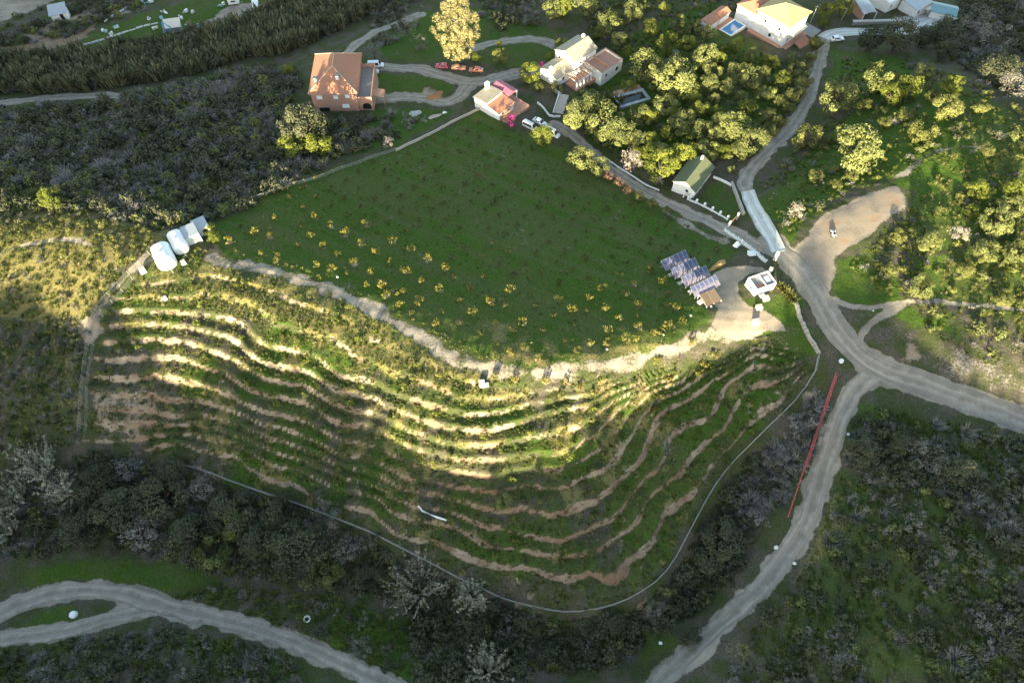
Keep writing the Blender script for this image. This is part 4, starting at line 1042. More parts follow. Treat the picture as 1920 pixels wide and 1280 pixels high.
obj('porch_roof', [poly3([(-6.6, .2, 1.9), (-3.97, .2, 2.6), (-3.97, 4.6, 2.6), (-6.6, 4.6, 1.9), (-6.6, .2, 1.8), (-3.97, .2, 2.5), (-3.97, 4.6, 2.5), (-6.6, 4.6, 1.8)], [(0, 1, 2, 3), (7, 6, 5, 4), (0, 4, 5, 1), (3, 7, 4, 0)]), B(-6.5, -6.35, .3, .45, -2.5, 1.8), B(-6.5, -6.35, 4.3, 4.45, -2.5, 1.8)], M_CANV, s3)
footprint(s3, rect_circles(-6, 4, 0, 5))
pv = ribbon('farm_yard', smooth_path(wpath([(1700,46),(1725,40),(1752,34),(1770,24)]), 1.0), 9.0, M_CONC, .10, rag=.6, cols=10, seed=91, label='pale concrete yard in front of the teal-roofed shed')
a = at(1597, 48); b = at(1685, 46)
rw = empty('retaining_wall', a, math.atan2(b.y - a.y, b.x - a.x), 'long low grey retaining wall above the concrete road', 'wall')
Lw = math.hypot(b.x - a.x, b.y - a.y)
for i in range(7): obj('panel', [B(Lw * i / 7 + .02, Lw * (i + 1) / 7 - .02, 0, .3, -2 + (b.z - a.z) * i / 7, 1.15 + (b.z - a.z) * i / 7)], M_GREY, rw)
obj('coping', [poly3([(0, -.1, 1.3), (Lw, -.1, 1.3 + b.z - a.z), (Lw, .9, 1.3 + b.z - a.z), (0, .9, 1.3), (0, -.1, 1.1), (Lw, -.1, 1.1 + b.z - a.z), (Lw, .9, 1.1 + b.z - a.z), (0, .9, 1.1)], [(0, 1, 2, 3), (0, 4, 5, 1), (2, 6, 7, 3), (1, 5, 6, 2), (3, 7, 4, 0)])], M_BLOCK, rw)

# ------------------------------------------------------------------ far valley: sheds and huts
a = at(100, 40)
s4 = empty('field_shed', a, math.radians(20), 'pale shed with sloping sheet roof in brown scrub, top left', 'shed')
obj('wall', [B(0, 5.0, 0, 4.4, -1.5, 2.0)], M_WHITE, s4)
obj('roof', [poly3([(-.4, -.4, 2.05), (5.4, -.4, 2.05), (5.4, 4.8, 3.0), (-.4, 4.8, 3.0), (-.4, -.4, 1.93), (5.4, -.4, 1.93), (5.4, 4.8, 2.88), (-.4, 4.8, 2.88)], [(0, 1, 2, 3), (7, 6, 5, 4), (0, 4, 5, 1), (1, 5, 6, 2), (2, 6, 7, 3), (3, 7, 4, 0)])], M_SHEET, s4)
obj('door', [B(2.8, 3.9, -.06, .01, -1, 1.7)], M_DARK_IN, s4); footprint(s4, rect_circles(0, 5, 0, 4.4))
a = at(309, 63)
s5 = empty('tarpaulin_hut', a, math.radians(14), 'low hut roofed with cream sheet and blue tarpaulin among junk', 'hut')
obj('wall', [B(0, 5.4, 0, 3.6, -1, 1.7)], M_GREY, s5)
obj('roof', [poly3([(.9, -.3, 1.8), (5.8, -.3, 1.7), (5.8, 3.9, 2.4), (.2, 3.9, 2.5), (.9, -.3, 1.7), (5.8, -.3, 1.6), (5.8, 3.9, 2.3), (.2, 3.9, 2.4)], [(0, 1, 2, 3), (7, 6, 5, 4), (0, 4, 5, 1), (1, 5, 6, 2), (2, 6, 7, 3), (3, 7, 4, 0)])], M_CANV, s5)
obj('tarpaulin', [poly3([(-.3, -.5, .5), (2.6, -.6, .7), (2.8, -.2, 1.95), (-.2, 3.2, 2.45), (-.5, 2.8, .6)], [(0, 1, 2, 3), (0, 3, 4)])], M_TARP, s5)
footprint(s5, rect_circles(0, 5.4, 0, 3.6))
for k, (px, py, lab) in enumerate(((440, 8, 'white box trailer standing on the bare paddock at the top edge'), (482, 18, 'white caravan on the grass at the top edge'))):
    cv = empty('caravan', at(px, py), math.radians(-75 if k else 10), lab, 'caravan')
    obj('body', [B(-1.9, 1.9, -1.1, 1.1, .5, 2.5)], M_PLASTIC, cv, .2); obj('window', [B(-.8, .8, -1.13, -1.08, 1.4, 1.9)], M_GLASS, cv)
    for s_ in (-1, 1): obj('wheel', [cyl((.2, s_ * 1.05, .35), (.2, s_ * .85, .35), .35)], M_RUBBER, cv)
    obj('drawbar', [B(1.9, 3.0, -.06, .06, .4, .5)], M_STEEL, cv)

# ------------------------------------------------------------------ water tanks and pump huts on the crest
def capsule(L, r, flat=.92, seg=16, ring=7):
    """lying round-ended tank along x with a flattened round section"""
    v = []; xs = []
    for k in range(ring): t = k / ring * math.pi / 2; xs.append((-L / 2 - r * .55 * math.cos(t), r * math.sin(t) ** .55))
    for k in range(5): xs.append((-L / 2 + L * k / 4, r))
    for k in range(1, ring + 1): t = math.pi / 2 - k / ring * math.pi / 2; xs.append((L / 2 + r * .55 * math.cos(t), max(.02, r * math.sin(t) ** .55)))
    for x, rr in xs:
        for s in range(seg):
            a_ = 2 * math.pi * s / seg; c_, s_ = math.cos(a_), math.sin(a_)
            v.append((x, rr * math.copysign(abs(c_) ** .75, c_), r * flat + rr * flat * math.copysign(abs(s_) ** .75, s_)))
    n = len(xs); q = [(i * seg + j, (i + 1) * seg + j, (i + 1) * seg + (j + 1) % seg, i * seg + (j + 1) % seg) for i in range(n - 1) for j in range(seg)]
    return np.array(v), q

for px, py, L, r, hx, lab in ((314, 489, 4.0, 2.0, -60, 'largest white round-ended water tank, lowest of the pair on the crest'), (339, 461, 3.9, 1.65, -58, 'white round-ended water tank between the larger tank and the block huts')):
    t = empty('water_tank', at(px, py) - Vector((0, 0, .15)), math.radians(hx), lab, 'tank', 'white water tanks on the crest')
    obj('shell', [capsule(L, r)], M_PLASTIC, t, smooth_shade=True)
    obj('cradle', [B(-L * .3, -L * .3 + .3, -r * .8, r * .8, -.3, .5), B(L * .3, L * .3 + .3, -r * .8, r * .8, -.3, .5)], M_BLOCK, t)
    obj('hatch', [cyl((0, 0, 2 * r * .92 - .05), (0, 0, 2 * r * .92 + .12), .3)], M_STEEL, t)
    obj('outlet_pipe', [cyl((L / 2 + r * .5, 0, .4), (L / 2 + r * .5 + 1.0, .2, .3), .07, 6)], M_STEEL, t)
    footprint(t, [(-1.5, 0, 2), (1.5, 0, 2)], .2)
for k, (px, py, w, d, h, lab) in enumerate(((368, 456, 2.9, 3.4, 2.5, 'white block pump hut with grey slab roof next to the water tanks'), (386, 441, 2.8, 3.2, 2.3, 'white pump hut with open dark doorway, last in the tank row'))):
    t = empty('pump_hut', at(px, py), math.radians(32), lab, 'hut', 'pump huts on the crest')
    obj('wall', [B(-w / 2, w / 2, 0, d, -.8, h)], M_WHITE, t)
    obj('roof_slab', [B(-w / 2 - .1, w / 2 + .1, -.1, d + .1, h, h + .14)], M_SHEET, t)
    obj('door', [B(.1, .95, -.05, .01, 0, 1.8)], M_DARK_IN if k else M_STEEL, t); obj('vent', [B(-w / 2 - .04, -w / 2 + .01, 1.2, 1.7, 1.4, 1.8)], M_BLACK, t)
    footprint(t, [(0, d / 2, 2)], .3)
for px, py, s, lab in ((269, 509, 1.15, 'small white meter box standing alone below the water tanks'), (345, 494, .9, 'low white valve cover beside the largest water tank'), (310, 560, .8, 'pale stone block in the grass below the water tanks')):
    t = empty('valve_box', at(px, py), .6, lab, 'box')
    obj('body', [B(-s / 2, s / 2, -s / 2, s / 2, -.3, s * .75)], M_WHITE, t, .05); obj('lid', [B(-s * .55, s * .55, -s * .55, s * .55, s * .75 + .003, s * .75 + .08)], M_BLOCK, t)
a = at(906, 727)
t = empty('irrigation_kiosk', a, math.radians(4), 'small white irrigation kiosk standing on the nose of the hill', 'kiosk')
obj('body', [B(-.75, .35, 0, 1.1, -.4, 1.5)], M_WHITE, t, .03); obj('side_bench', [B(.37, 1.1, .1, .9, -.4, .55)], M_WHITE, t, .03); obj('door', [B(-.5, .1, -.04, .01, .1, 1.3)], M_STEEL, t)
footprint(t, [(0, .5, 1)], .2)

# ------------------------------------------------------------------ solar arrays
M_CELL = mat('solar_cells', (.075, .080, .15), .14, .25, .5, .9, dirt=(.30, .215, .20), dirt_amt=.9, dscale=.3)  # dirt mix: dust plus a pink sky reflection painted into the colour
a = at(1296, 543)
SOL_H = math.radians(29)
Ux = Vector((math.cos(SOL_H), math.sin(SOL_H), 0)); Uy = Vector((-math.sin(SOL_H), math.cos(SOL_H), 0))
panel_me = None
sol_lab = ['uppermost of the four tilted solar arrays at the field edge', 'second of the four tilted solar arrays counted from the field', 'third of the four tilted solar arrays counted from the field', 'lowest of the four tilted solar arrays, next to the slatted shade roof']
cents = [(1266, 489), (1284, 504), (1304, 519), (1322, 537)]
for k, (px, py) in enumerate(cents):
    p = at(px, py, 1.7)
    t = empty('solar_array', p, SOL_H, sol_lab[k], 'solar array', 'solar arrays above the courtyard', scale=1.1)
    tilt = math.radians(24); ct, stt = math.cos(tilt), math.sin(tilt)
    rows = 1
    for r in range(rows):
        for c in range(6):
            if panel_me is None:
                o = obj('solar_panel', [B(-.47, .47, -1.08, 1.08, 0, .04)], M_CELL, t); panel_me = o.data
                fr_o = obj('panel_frame', [B(-.49, .49, -1.12, -1.07, -.01, .055), B(-.49, .49, 1.07, 1.12, -.01, .055), B(-.495, -.45, -1.07, 1.07, -.01, .055), B(.45, .495, -1.07, 1.07, -.01, .055), B(-.46, .46, -.012, .012, .041, .046)], M_STEEL, o); fr_me = fr_o.data
            else:
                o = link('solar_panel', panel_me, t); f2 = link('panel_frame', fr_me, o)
            yy = (r - (rows - 1) / 2) * 1.62; o.location = ((c - 2.5) * 1.0, yy * ct, 1.75 + yy * stt); o.rotation_euler = (tilt, 0, 0)
    gh = 1.75
    for c in (-2.6, 0, 2.6):
        obj('post', [B(c - .06, c + .06, -rows * .75 * ct - .06, -rows * .75 * ct + .06, -1.2, 1.66 - rows * .78 * stt), B(c - .06, c + .06, rows * .7 * ct - .06, rows * .7 * ct + .06, -1.2, 1.66 + rows * .7 * stt)], M_STEEL, t)
    for s_ in (-1, 1): obj('rail', [B(-3.0, 3.0, s_ * rows * .45 * ct - .04, s_ * rows * .45 * ct + .04, 1.64 + s_ * rows * .45 * stt, 1.71 + s_ * rows * .45 * stt)], M_STEEL, t)
    footprint(t, [(-2, 0, 1.5), (0, 0, 1.6), (2, 0, 1.5)], .2)
    bx_ = empty('battery_box', t.matrix_basis @ Vector((-2.3, -2.1, -.1)), SOL_H, ['white battery box at the end of the uppermost solar array', 'white battery box at the end of the second solar array', 'white battery box at the end of the third solar array', 'white battery box at the end of the lowest solar array'][k], 'box', 'battery boxes beside the solar arrays')
    obj('body', [B(-.6, .6, -.45, .45, -.9, 1.0)], M_WHITE, bx_, .03); obj('lid', [B(-.66, .66, -.5, .5, 1.003, 1.1)], M_BLOCK, bx_)
    if k < 3:
        g = empty('tiled_plinth', t.matrix_basis @ Vector((.6, -2.3, -.2)), SOL_H, ['red tiled plinth in front of the uppermost solar array', 'red tiled plinth in front of the second solar array', 'red tiled plinth in front of the third solar array'][k], 'plinth', 'red plinths between the solar arrays')
        obj('base', [B(-1.7, 1.7, -.6, .6, -1, .55)], M_WHITE, g); obj('tiles', [B(-1.75, 1.75, -.65, .65, .553, .65)], M_TILE, g)
# slatted shade roof, sagging
p = at(1333, 556, 1.4)
t = empty('shade_roof', p, math.radians(26), 'sagging brown slatted shade roof below the lowest solar array', 'pergola', scale=.85)
for i in range(16): obj('slat', [B(-2.2, 2.2, -1.7 + i * .22, -1.7 + i * .22 + .13, 1.45 - .035 * (15 - i), 1.5 - .035 * (15 - i))], M_WOOD, t)
for s_ in (-2.1, 0, 2.1): obj('bearer', [poly3([(s_ - .06, -1.8, .78), (s_ + .06, -1.8, .78), (s_ + .06, 1.9, 1.36), (s_ - .06, 1.9, 1.36), (s_ - .06, -1.8, .90), (s_ + .06, -1.8, .90), (s_ + .06, 1.9, 1.44), (s_ - .06, 1.9, 1.44)], [(4, 5, 6, 7), (3, 2, 1, 0), (0, 1, 5, 4), (1, 2, 6, 5), (2, 3, 7, 6), (3, 0, 4, 7)])], M_PLASTIC, t)
for x in (-2.15, 2.15):
    for y, hh in ((-1.7, .86), (1.8, 1.4)): obj('post', [B(x - .07, x + .07, y - .07, y + .07, -1.4, hh)], M_WHITE, t)
footprint(t, [(0, 0, 2.2)], .2)

# ------------------------------------------------------------------ white hut by the gate
a = at(1419, 553)
t = empty('flat_roofed_hut', a, math.radians(22), 'white flat-roofed hut with parapet and sunken roof beside the gate', 'hut', scale=.8)
obj('wall', ring_walls(-.9, 5.0, 0, 4.2, -1.2, 2.9, .22), M_WHITE, t)
obj('roof_slab', [B(-.68, 4.78, .22, 3.98, 2.2, 2.4)], M_GREY, t); obj('dividing_wall', [B(2.0, 2.2, .22, 3.98, 2.4, 2.88)], M_WHITE, t)
obj('tile_strip', [B(-.6, 1.9, .3, 1.6, 2.403, 2.5)], M_TILE, t); obj('roof_light', [B(2.8, 4.2, 1.2, 3.0, 2.403, 2.62)], M_PLASTIC, t)
obj('door', [B(.6, 1.5, -.06, .01, -.2, 1.8)], M_STEEL, t); wall_window(t, 'left', 2.0, .8, 1.0, .9, M_WHITE, M_GLASS, -.9)
obj('door_step', [B(.3, 2.0, -1.3, -.07, -1.2, .1)], M_WHITE, t)
footprint(t, rect_circles(-.9, 5, 0, 4.2))
for px, py, m_, h, lab in ((1416, 606, M_WHITE, 1.0, 'white cube-shaped meter box on the courtyard edge'), (1421, 580, M_GREY, 1.1, 'dark grey generator box in the courtyard'), (1435, 561, M_WHITE, .6, 'low white crate beside the hut door')):
    q_ = empty('meter_box', at(px, py), .2, lab, 'box'); obj('body', [B(-.6, .6, -.5, .5, -.3, h)], m_, q_, .04); obj('lid', [B(-.65, .65, -.55, .55, h + .003, h + .09)], M_BLOCK, q_)
a = at(1440, 515); b = at(1452, 487)
gt = empty('iron_gate', a, math.atan2(b.y - a.y, b.x - a.x), 'black iron gate hung between white pillars at the courtyard entrance', 'gate')
Lg = math.hypot(b.x - a.x, b.y - a.y)
for x in (0, Lg): obj('pillar', [B(x - .3, x + .3, -.3, .3, -.6, 2.2)], M_WHITE, gt); obj('pillar_cap', [B(x - .38, x + .38, -.38, .38, 2.2, 2.35)], M_BLOCK, gt)
for i in range(11): obj('bar', [B(.35 + (Lg - .75) * i / 10, .41 + (Lg - .75) * i / 10, -.03, .03, .1, 1.8)], M_BLACK, gt)
obj('gate_rail', [B(.3, Lg - .3, -.05, .05, .2, .3), B(.3, Lg - .3, -.05, .05, 1.6, 1.7)], M_BLACK, gt)
a = at(1372, 405, .3); b = at(1394, 383)
gt = empty('yard_gate', at(1366, 425), math.atan2(b.y - a.y, b.x - a.x), 'wooden gate with white posts at the corner of the cottage yard', 'gate')
for x in (0, 3.4): obj('post', [B(x - .18, x + .18, -.18, .18, -.5, 2.0)], M_WHITE, gt)
for i in range(7): obj('board', [B(.25 + i * .43, .60 + i * .43, -.04, .04, .15, 1.5)], M_WOOD, gt)
obj('gate_rail', [B(.2, 3.2, .041, .1, .35, .5), B(.2, 3.2, .041, .1, 1.15, 1.3)], M_WOOD, gt)

# ------------------------------------------------------------------ walls and fences
def run(name, label, cat, pp, step, seg_fn, post_fn=None, cont=None, smooth_step=None):
    path = smooth_path(wpath(pp), .5)
    L = np.concatenate([[0], np.cumsum(np.linalg.norm(np.diff(path, axis=0), axis=1))])
    n = max(1, int(round(L[-1] / step))); s = np.linspace(0, L[-1], n + 1)
    P2 = np.column_stack([np.interp(s, L, path[:, 0]), np.interp(s, L, path[:, 1])]); z = height(P2[:, 0], P2[:, 1])
    root = empty(name, (P2[0, 0], P2[0, 1], z[0]), 0, label, cat)
    loc = np.column_stack([P2, z]) - np.array(root.location)
    for i in range(n):
        if seg_fn: seg_fn(root, i, Vector(loc[i]), Vector(loc[i + 1]))
    if post_fn:
        for i in range(n + 1):
            d = loc[min(i + 1, n)] - loc[max(i - 1, 0)]; post_fn(root, i, Vector(loc[i]), math.atan2(d[1], d[0]))
    if cont: cont(root, loc)
    return root

UNIT = {}
def unit(name, key, pieces, m, parent, loc, rz=0, scale=(1, 1, 1), rot=None):
    """a part that shares its mesh with its likes"""
    if key not in UNIT:
        o = obj(name, pieces, m, parent); UNIT[key] = o.data
    else: o = link(name, UNIT[key], parent)
    o.location = loc; o.rotation_euler = rot or (0, 0, rz); o.scale = scale
    return o

def slab(name, key, m, h, t, below=.5, gap=0.0, jit=0.0):
    """wall pieces between two points of a run"""
    def f(root, i, p, q):
        d = q - p; L = d.xy.length; ang = math.atan2(d.y, d.x); pitch = math.atan2(d.z, L)
        hh = h * (1 + jit * random.uniform(-1, 1))
        unit(name, key, [B(0, 1, -t / 2, t / 2, -below, 1)], m, root, p + Vector((0, 0, 0)), rot=(0, -pitch, ang), scale=(math.hypot(L, d.z) - gap, 1 + jit * random.uniform(-.5, .5), hh))
    return f

def wires(hs, r, m):
    def f(root, loc):
        pieces = []
        for h in hs:
            for i in range(len(loc) - 1): pieces.append(tube(loc[i] + [0, 0, h], loc[i + 1] + [0, 0, h], r, r, 4))
        obj('wire', pieces, m, root)
    return f

def fence_post(key, m, h, t, lean=.06):
    def f(root, i, p, rz): unit('post', key, [B(-t / 2, t / 2, -t / 2, t / 2, -.5, h)], m, root, p, rot=(random.uniform(-lean, lean), random.uniform(-lean, lean), rz))
    return f

M_MESH = mat('weathered_wire', (.34, .35, .34), .6, .15, 2, .3, metal=.2)
M_KERB = mat('kerb_concrete', (.25, .25, .235), .95, .18, 3, .15, .2, 12, dirt=(.16, .17, .11), dirt_amt=.7)
FENCE = [(318,866),(370,878),(430,901),(495,924),(560,945),(630,972),(700,1000),(762,1032),(820,1062),(860,1083),(900,1101),(950,1124),(1000,1137),(1050,1146),(1100,1145),(1140,1136),(1180,1121),(1212,1102),(1240,1080),(1266,1045),(1290,1000),(1314,955),(1340,910),(1372,868),(1410,830),(1445,795),(1480,762),(1508,728),(1528,695),(1533,668)]
run('wire_fence', 'long pale wire fence on a low kerb curving round the foot of the terraces', 'fence', FENCE, 3.2, slab('kerb', 'kerb', M_KERB, .18, .19, .3), fence_post('fpost', M_POST, 1.35, .08), wires((.45, .85, 1.25), .018, M_MESH))
run('wire_fence', 'outer wire fence falling straight from the water tanks', 'fence', [(282,478),(262,497),(235,522),(205,557),(180,590),(168,640),(160,700),(154,760),(149,832)], 3.0, None, fence_post('fpost2', M_POST, 1.5, .08), wires((.4, .8, 1.2, 1.45), .013, M_MESH))
run('wire_fence', 'inner wire fence beside the ends of the terraces below the tanks', 'fence', [(290,486),(262,512),(232,546),(206,576),(188,600),(178,640),(170,690),(166,760),(160,830)], 3.0, None, fence_post('fpost2', M_POST, 1.3, .09), wires((.4, .8, 1.2), .013, M_MESH))
run('boundary_wall', 'pale coped wall along the upper edge of the field', 'wall', [(901,204),(870,219),(835,238),(800,257),(770,271),(742,284)], 2.0, slab('wall_block', 'wblock', M_STONE, .7, .34, .6, .02, .05))
run('post_fence', 'overgrown post and wire fence along the left edge of the field', 'fence', [(742,284),(690,303),(640,320),(590,340),(540,352),(490,370),(440,388),(398,408)], 2.6, None, fence_post('fpost3', M_WOOD, 1.3, .12, .12), wires((.4, .8, 1.15), .03, M_MESH))
run('masonry_wall', 'segmented pinkish masonry wall between terraces and junction road', 'wall', [(1486,556),(1493,575),(1498,595),(1505,612),(1515,632),(1525,648),(1533,664)], .75, slab('stone', 'mstone', M_STONE, .75, .55, .5, .07, .22))
run('roadside_wall', 'white roadside wall beneath a rail, left of the junction', 'wall', [(1358,432),(1378,446),(1400,462),(1418,476),(1436,492)], 1.4, slab('wall_block', 'rblock', M_WHITE, .55, .4, .6, .03, .08), fence_post('rpost', M_WHITE, 1.15, .12, .02), wires((.9, 1.12), .03, M_STEEL))
run('yard_wall', 'low white yard wall with square posts facing the lane below the cottage', 'wall', [(1290,374),(1312,384),(1335,396),(1364,411)], 2.2, slab('wall_block', 'yblock', M_WHITE, .35, .25, .6, .02, .05), fence_post('ypost', M_WHITE, 1.35, .45, .0))
run('yard_wall', 'low white wall closing the far side of the cottage yard', 'wall', [(1338,334),(1354,341),(1370,350)], 2.0, slab('wall_block', 'yblock2', M_WHITE, .7, .25, .6, .02, .05))
run('yard_wall', 'brown-topped white wall between the cottage yard and the concrete ramp', 'wall', [(1371,345),(1378,362),(1386,382),(1395,402)], 1.6, slab('wall_block', 'yblock3', M_STONE, .8, .5, .6, .02, .12))
run('lane_kerb', 'thin pale kerb on the uphill side of the lane', 'kerb', [(1136,298),(1160,314),(1186,330),(1210,346),(1236,358)], 1.6, slab('kerb_stone', 'lkerb', M_WHITE, .3, .25, .4, .03, .1))
run('garden_wall', 'white garden wall between cottage and steps', 'wall', [(1008,194),(1020,205),(1032,219),(1050,219)], 1.6, slab('wall_block', 'gblock', M_WHITE, .7, .22, .6, .01, .03))
run('fence_rail', 'white broken rail along the near edge of the far meadow', 'fence', [(142,90),(172,82),(205,72),(235,62),(275,50),(298,44)], 2.5, slab('board', 'board1', M_PLASTIC, .55, .12, .2, .25, .3))
run('fence_rail', 'white broken rail along the far edge of the far meadow', 'fence', [(196,42),(215,30),(232,20),(244,12)], 2.5, slab('board', 'board2', M_PLASTIC, .5, .12, .2, .5, .3))

# red pipes beside the descending road
a = at(1565, 701); b = at(1524, 838); c = at(1497, 915); d = at(1475, 971)
def pipe_run(name, label, off, hz, stops, r):
    root = empty(name, stops[0], 0, label, 'pipe', 'red pipes beside the descending road')
    pp = [Vector(p) - Vector(stops[0]) + Vector((off, 0, hz)) for p in stops]
    for i in range(len(pp) - 1):
        obj('pipe_length', [cyl(pp[i], pp[i + 1], r, 8)], M_REDP, root, smooth_shade=False)
    for p in pp[1:-1]: obj('coupling', [cyl(p - Vector((0, .12, 0)), p + Vector((0, .12, 0)), r * 1.5, 8)], M_REDP, root); obj('support', [B(p.x - .06, p.x + .06, p.y - .3, p.y - .18, p.z - 2.2, p.z)], M_STEEL, root)
    return root
def lerp_line(p, q, n): return [p.lerp(q, i / n) for i in range(n + 1)]
pipe_run('red_pipe', 'long straight red pipe running downhill left of the road', 0, .75, lerp_line(a, d, 8), .11)
pipe_run('red_pipe', 'shorter red pipe lying alongside the upper half of the long one', .34, .8, lerp_line(a.lerp(d, .03), a.lerp(d, .66), 5), .10)

# ------------------------------------------------------------------ pools and garden pieces
a = at(1163, 207); b = at(1215, 183)
gp = empty('irrigation_pool', a, math.atan2(b.y - a.y, b.x - a.x) - .1, 'raised pale concrete irrigation pool with dark water among trees', 'pool')
obj('pool_wall', ring_walls(0, 9.5, 0, 4.8, -1.6, .9, .7), M_GREY, gp); obj('water', [B(.7, 8.8, .7, 4.1, -1.5, .45)], M_DARKW, gp); obj('coping', ring_walls(-.06, 9.56, -.06, 4.86, .903, .98, .82), M_SHEET, gp)
obj('paved_edge', [B(1, 9.5, 4.9, 7.2, -1.6, .5)], M_PAVE, gp)
footprint(gp, rect_circles(0, 9.5, 0, 6))
a = at(1262, 108)
sl = empty('stone_hut', a, .4, 'tiny stone hut with a pale flat roof at the top of a low wall', 'hut')
obj('wall', [B(-1, 1, -.8, .8, -1, 1.9)], M_STONE, sl); obj('roof', [B(-1.2, 1.2, -1, 1, 1.9, 2.05)], M_GREY, sl)
run('garden_wall', 'thin pale wall running down from the tiny stone hut', 'wall', [(1256,112),(1240,120),(1232,130),(1226,146),(1222,162)], 1.8, slab('wall_block', 'gblock2', M_WHITE, .6, .25, .6, .01, .05))

# blue tarpaulin heap, white debris
def heap(name, label, cat, px, py, r, h, m, seed, sq=(1, 1)):
    rng = np.random.default_rng(seed); p = at(px, py); n = 14; rings = 5; v = []
    for k in range(rings):
        f = k / (rings - 1)
        for j in range(n):
            t = 2 * math.pi * j / n; rr = r * math.cos(f * math.pi / 2) * (1 + .22 * math.sin(3 * t + seed) + rng.normal(0, .07))
            v.append((rr * math.cos(t) * sq[0], rr * math.sin(t) * sq[1], -.15 + (h + .15) * math.sin(f * math.pi / 2) * (1 + rng.normal(0, .06))))
    q = [(k * n + j, k * n + (j + 1) % n, (k + 1) * n + (j + 1) % n, (k + 1) * n + j) for k in range(rings - 1) for j in range(n)]
    q.append(tuple(range((rings - 1) * n, rings * n)))
    o = obj(name, [(np.array(v), q)], m, None, smooth_shade=True); o.location = p; o.rotation_euler.z = .6; tag(o, label, cat); return o
heap('tarpaulin', 'blue tarpaulin over a heap beside the cottage with the plum roof', 'tarpaulin', 904, 181, 2.3, 1.5, M_TARP, 5, (1.25, .75))
heap('earth_heap', 'reddish heap of earth beside the loop of drive', 'heap', 816, 181, 2.0, .7, mat('red_earth', (.30, .145, .07), .95, .2, 4, .1, .5, 8), 6, (1.4, .7))
heap('rubble_heap', 'grey and white rubble heap on the grass left of the field wall', 'heap', 778, 214, 1.7, .6, M_BLOCK, 8, (1.1, .8))
heap('stone_heap', 'elongated pale stone heap next to the rubble on the grass', 'heap', 812, 220, 1.5, .45, M_STONE, 9, (1.6, .5))
heap('stone_heap', 'small pale stone heap at the right of the rubble', 'heap', 833, 212, .8, .45, M_WHITE, 10, (1.0, .7))
heap('straw_heap', 'ochre heap of earth above the courtyard by the solar arrays', 'heap', 1348, 497, 1.4, .5, mat('ochre_earth', (.36, .22, .10), .95, .2, 4, .1, .5, 8), 11, (1.8, .6))
for i, (px, py, r, lab) in enumerate(((1577, 677, .5, 'white round marker stone near the top of the red pipes'), (1455, 1026, .42, 'white round marker stone beside the descending road'), (139, 1152, .75, 'white round drum on the grass island of the lower left road'), (1098, 1072, .0, ''), (1340, 625, .3, ''))):
    if not lab: continue
    p = at(px, py); t = empty('marker_stone', p, 0, lab, 'marker')
    v, q = cyl((0, 0, -.2), (0, 0, r * .9), r, 14, True, r * .86); obj('body', [(v, q)], M_PLASTIC, t, .08); obj('cap', [cyl((0, 0, r * .9 + .002), (0, 0, r * .9 + .08), r * .62, 12)], M_WHITE, t)
p = at(576, 1160)
th_ = np.linspace(0, 2 * math.pi, 18, endpoint=False); v = []; q = []
for i, t in enumerate(th_):
    for j in range(8):
        u_ = 2 * math.pi * j / 8; R_ = .55 + .18 * math.cos(u_); v.append((R_ * math.cos(t), R_ * math.sin(t), .16 + .18 * math.sin(u_)))
        q.append((i * 8 + j, i * 8 + (j + 1) % 8, ((i + 1) % 18) * 8 + (j + 1) % 8, ((i + 1) % 18) * 8 + j))
o = obj('painted_tyre', [(np.array(v), q)], M_PLASTIC, None, smooth_shade=True); o.location = p; tag(o, 'white painted tyre lying on the verge above the lower left road', 'tyre')
# torn white sheeting caught on a terrace bank
pp = [at(784, 948), at(792, 958), at(806, 964), at(820, 970), at(836, 975)]; root = empty('plastic_sheeting', pp[0], 0, 'torn white sheeting strung along a low terrace bank', 'sheeting')
V = []
for i, p in enumerate(pp):
    for s_ in (-1, 0, 1): V.append(tuple(p - pp[0] + Vector((.08 * s_, .13 * s_ * (1 + .5 * math.sin(i * 2.3)), .30 + .12 * math.sin(i * 1.9 + s_)))))
q = [(i * 3 + j, (i + 1) * 3 + j, (i + 1) * 3 + j + 1, i * 3 + j + 1) for i in range(4) for j in range(2)]
obj('strip', [(np.array(V), q)], M_PLASTIC, root).modifiers.new('t', 'SOLIDIFY').thickness = .05
obj('crumpled_end', [capsule(.2, .2)], M_PLASTIC, root).location = tuple(pp[-1] - pp[0])
JUNK = [(196,60,'white hive box at the near end of the far meadow, leftmost of three'),(210,67,'white crate cluster at the near end of the far meadow'),(222,53,'white hive box above the broken rail on the far meadow'),(277,37,'pale pallet stack standing in the middle of the far meadow'),(309,24,'pale crate standing alone high on the far meadow'),(349,24,'grey-green cabinet at the upper end of the junk pile'),(362,24,'pale board leaning at the right of the junk pile'),(300,36,'grey scrap frame just behind the tarpaulin hut'),
        (338,36,'white scrap heap right behind the tarpaulin hut'),(352,50,'white drums to the right of the tarpaulin hut'),(374,52,'white barrel at the corner of the paddock'),(290,56,'white bucket to the left of the tarpaulin hut'),(416,12,'white trough on the upper paddock fence'),(280,5,'pale blue boat hull at the top edge of the picture'),(270,6,'white scrap beside the pale blue hull')]
JR = random.Random(5)
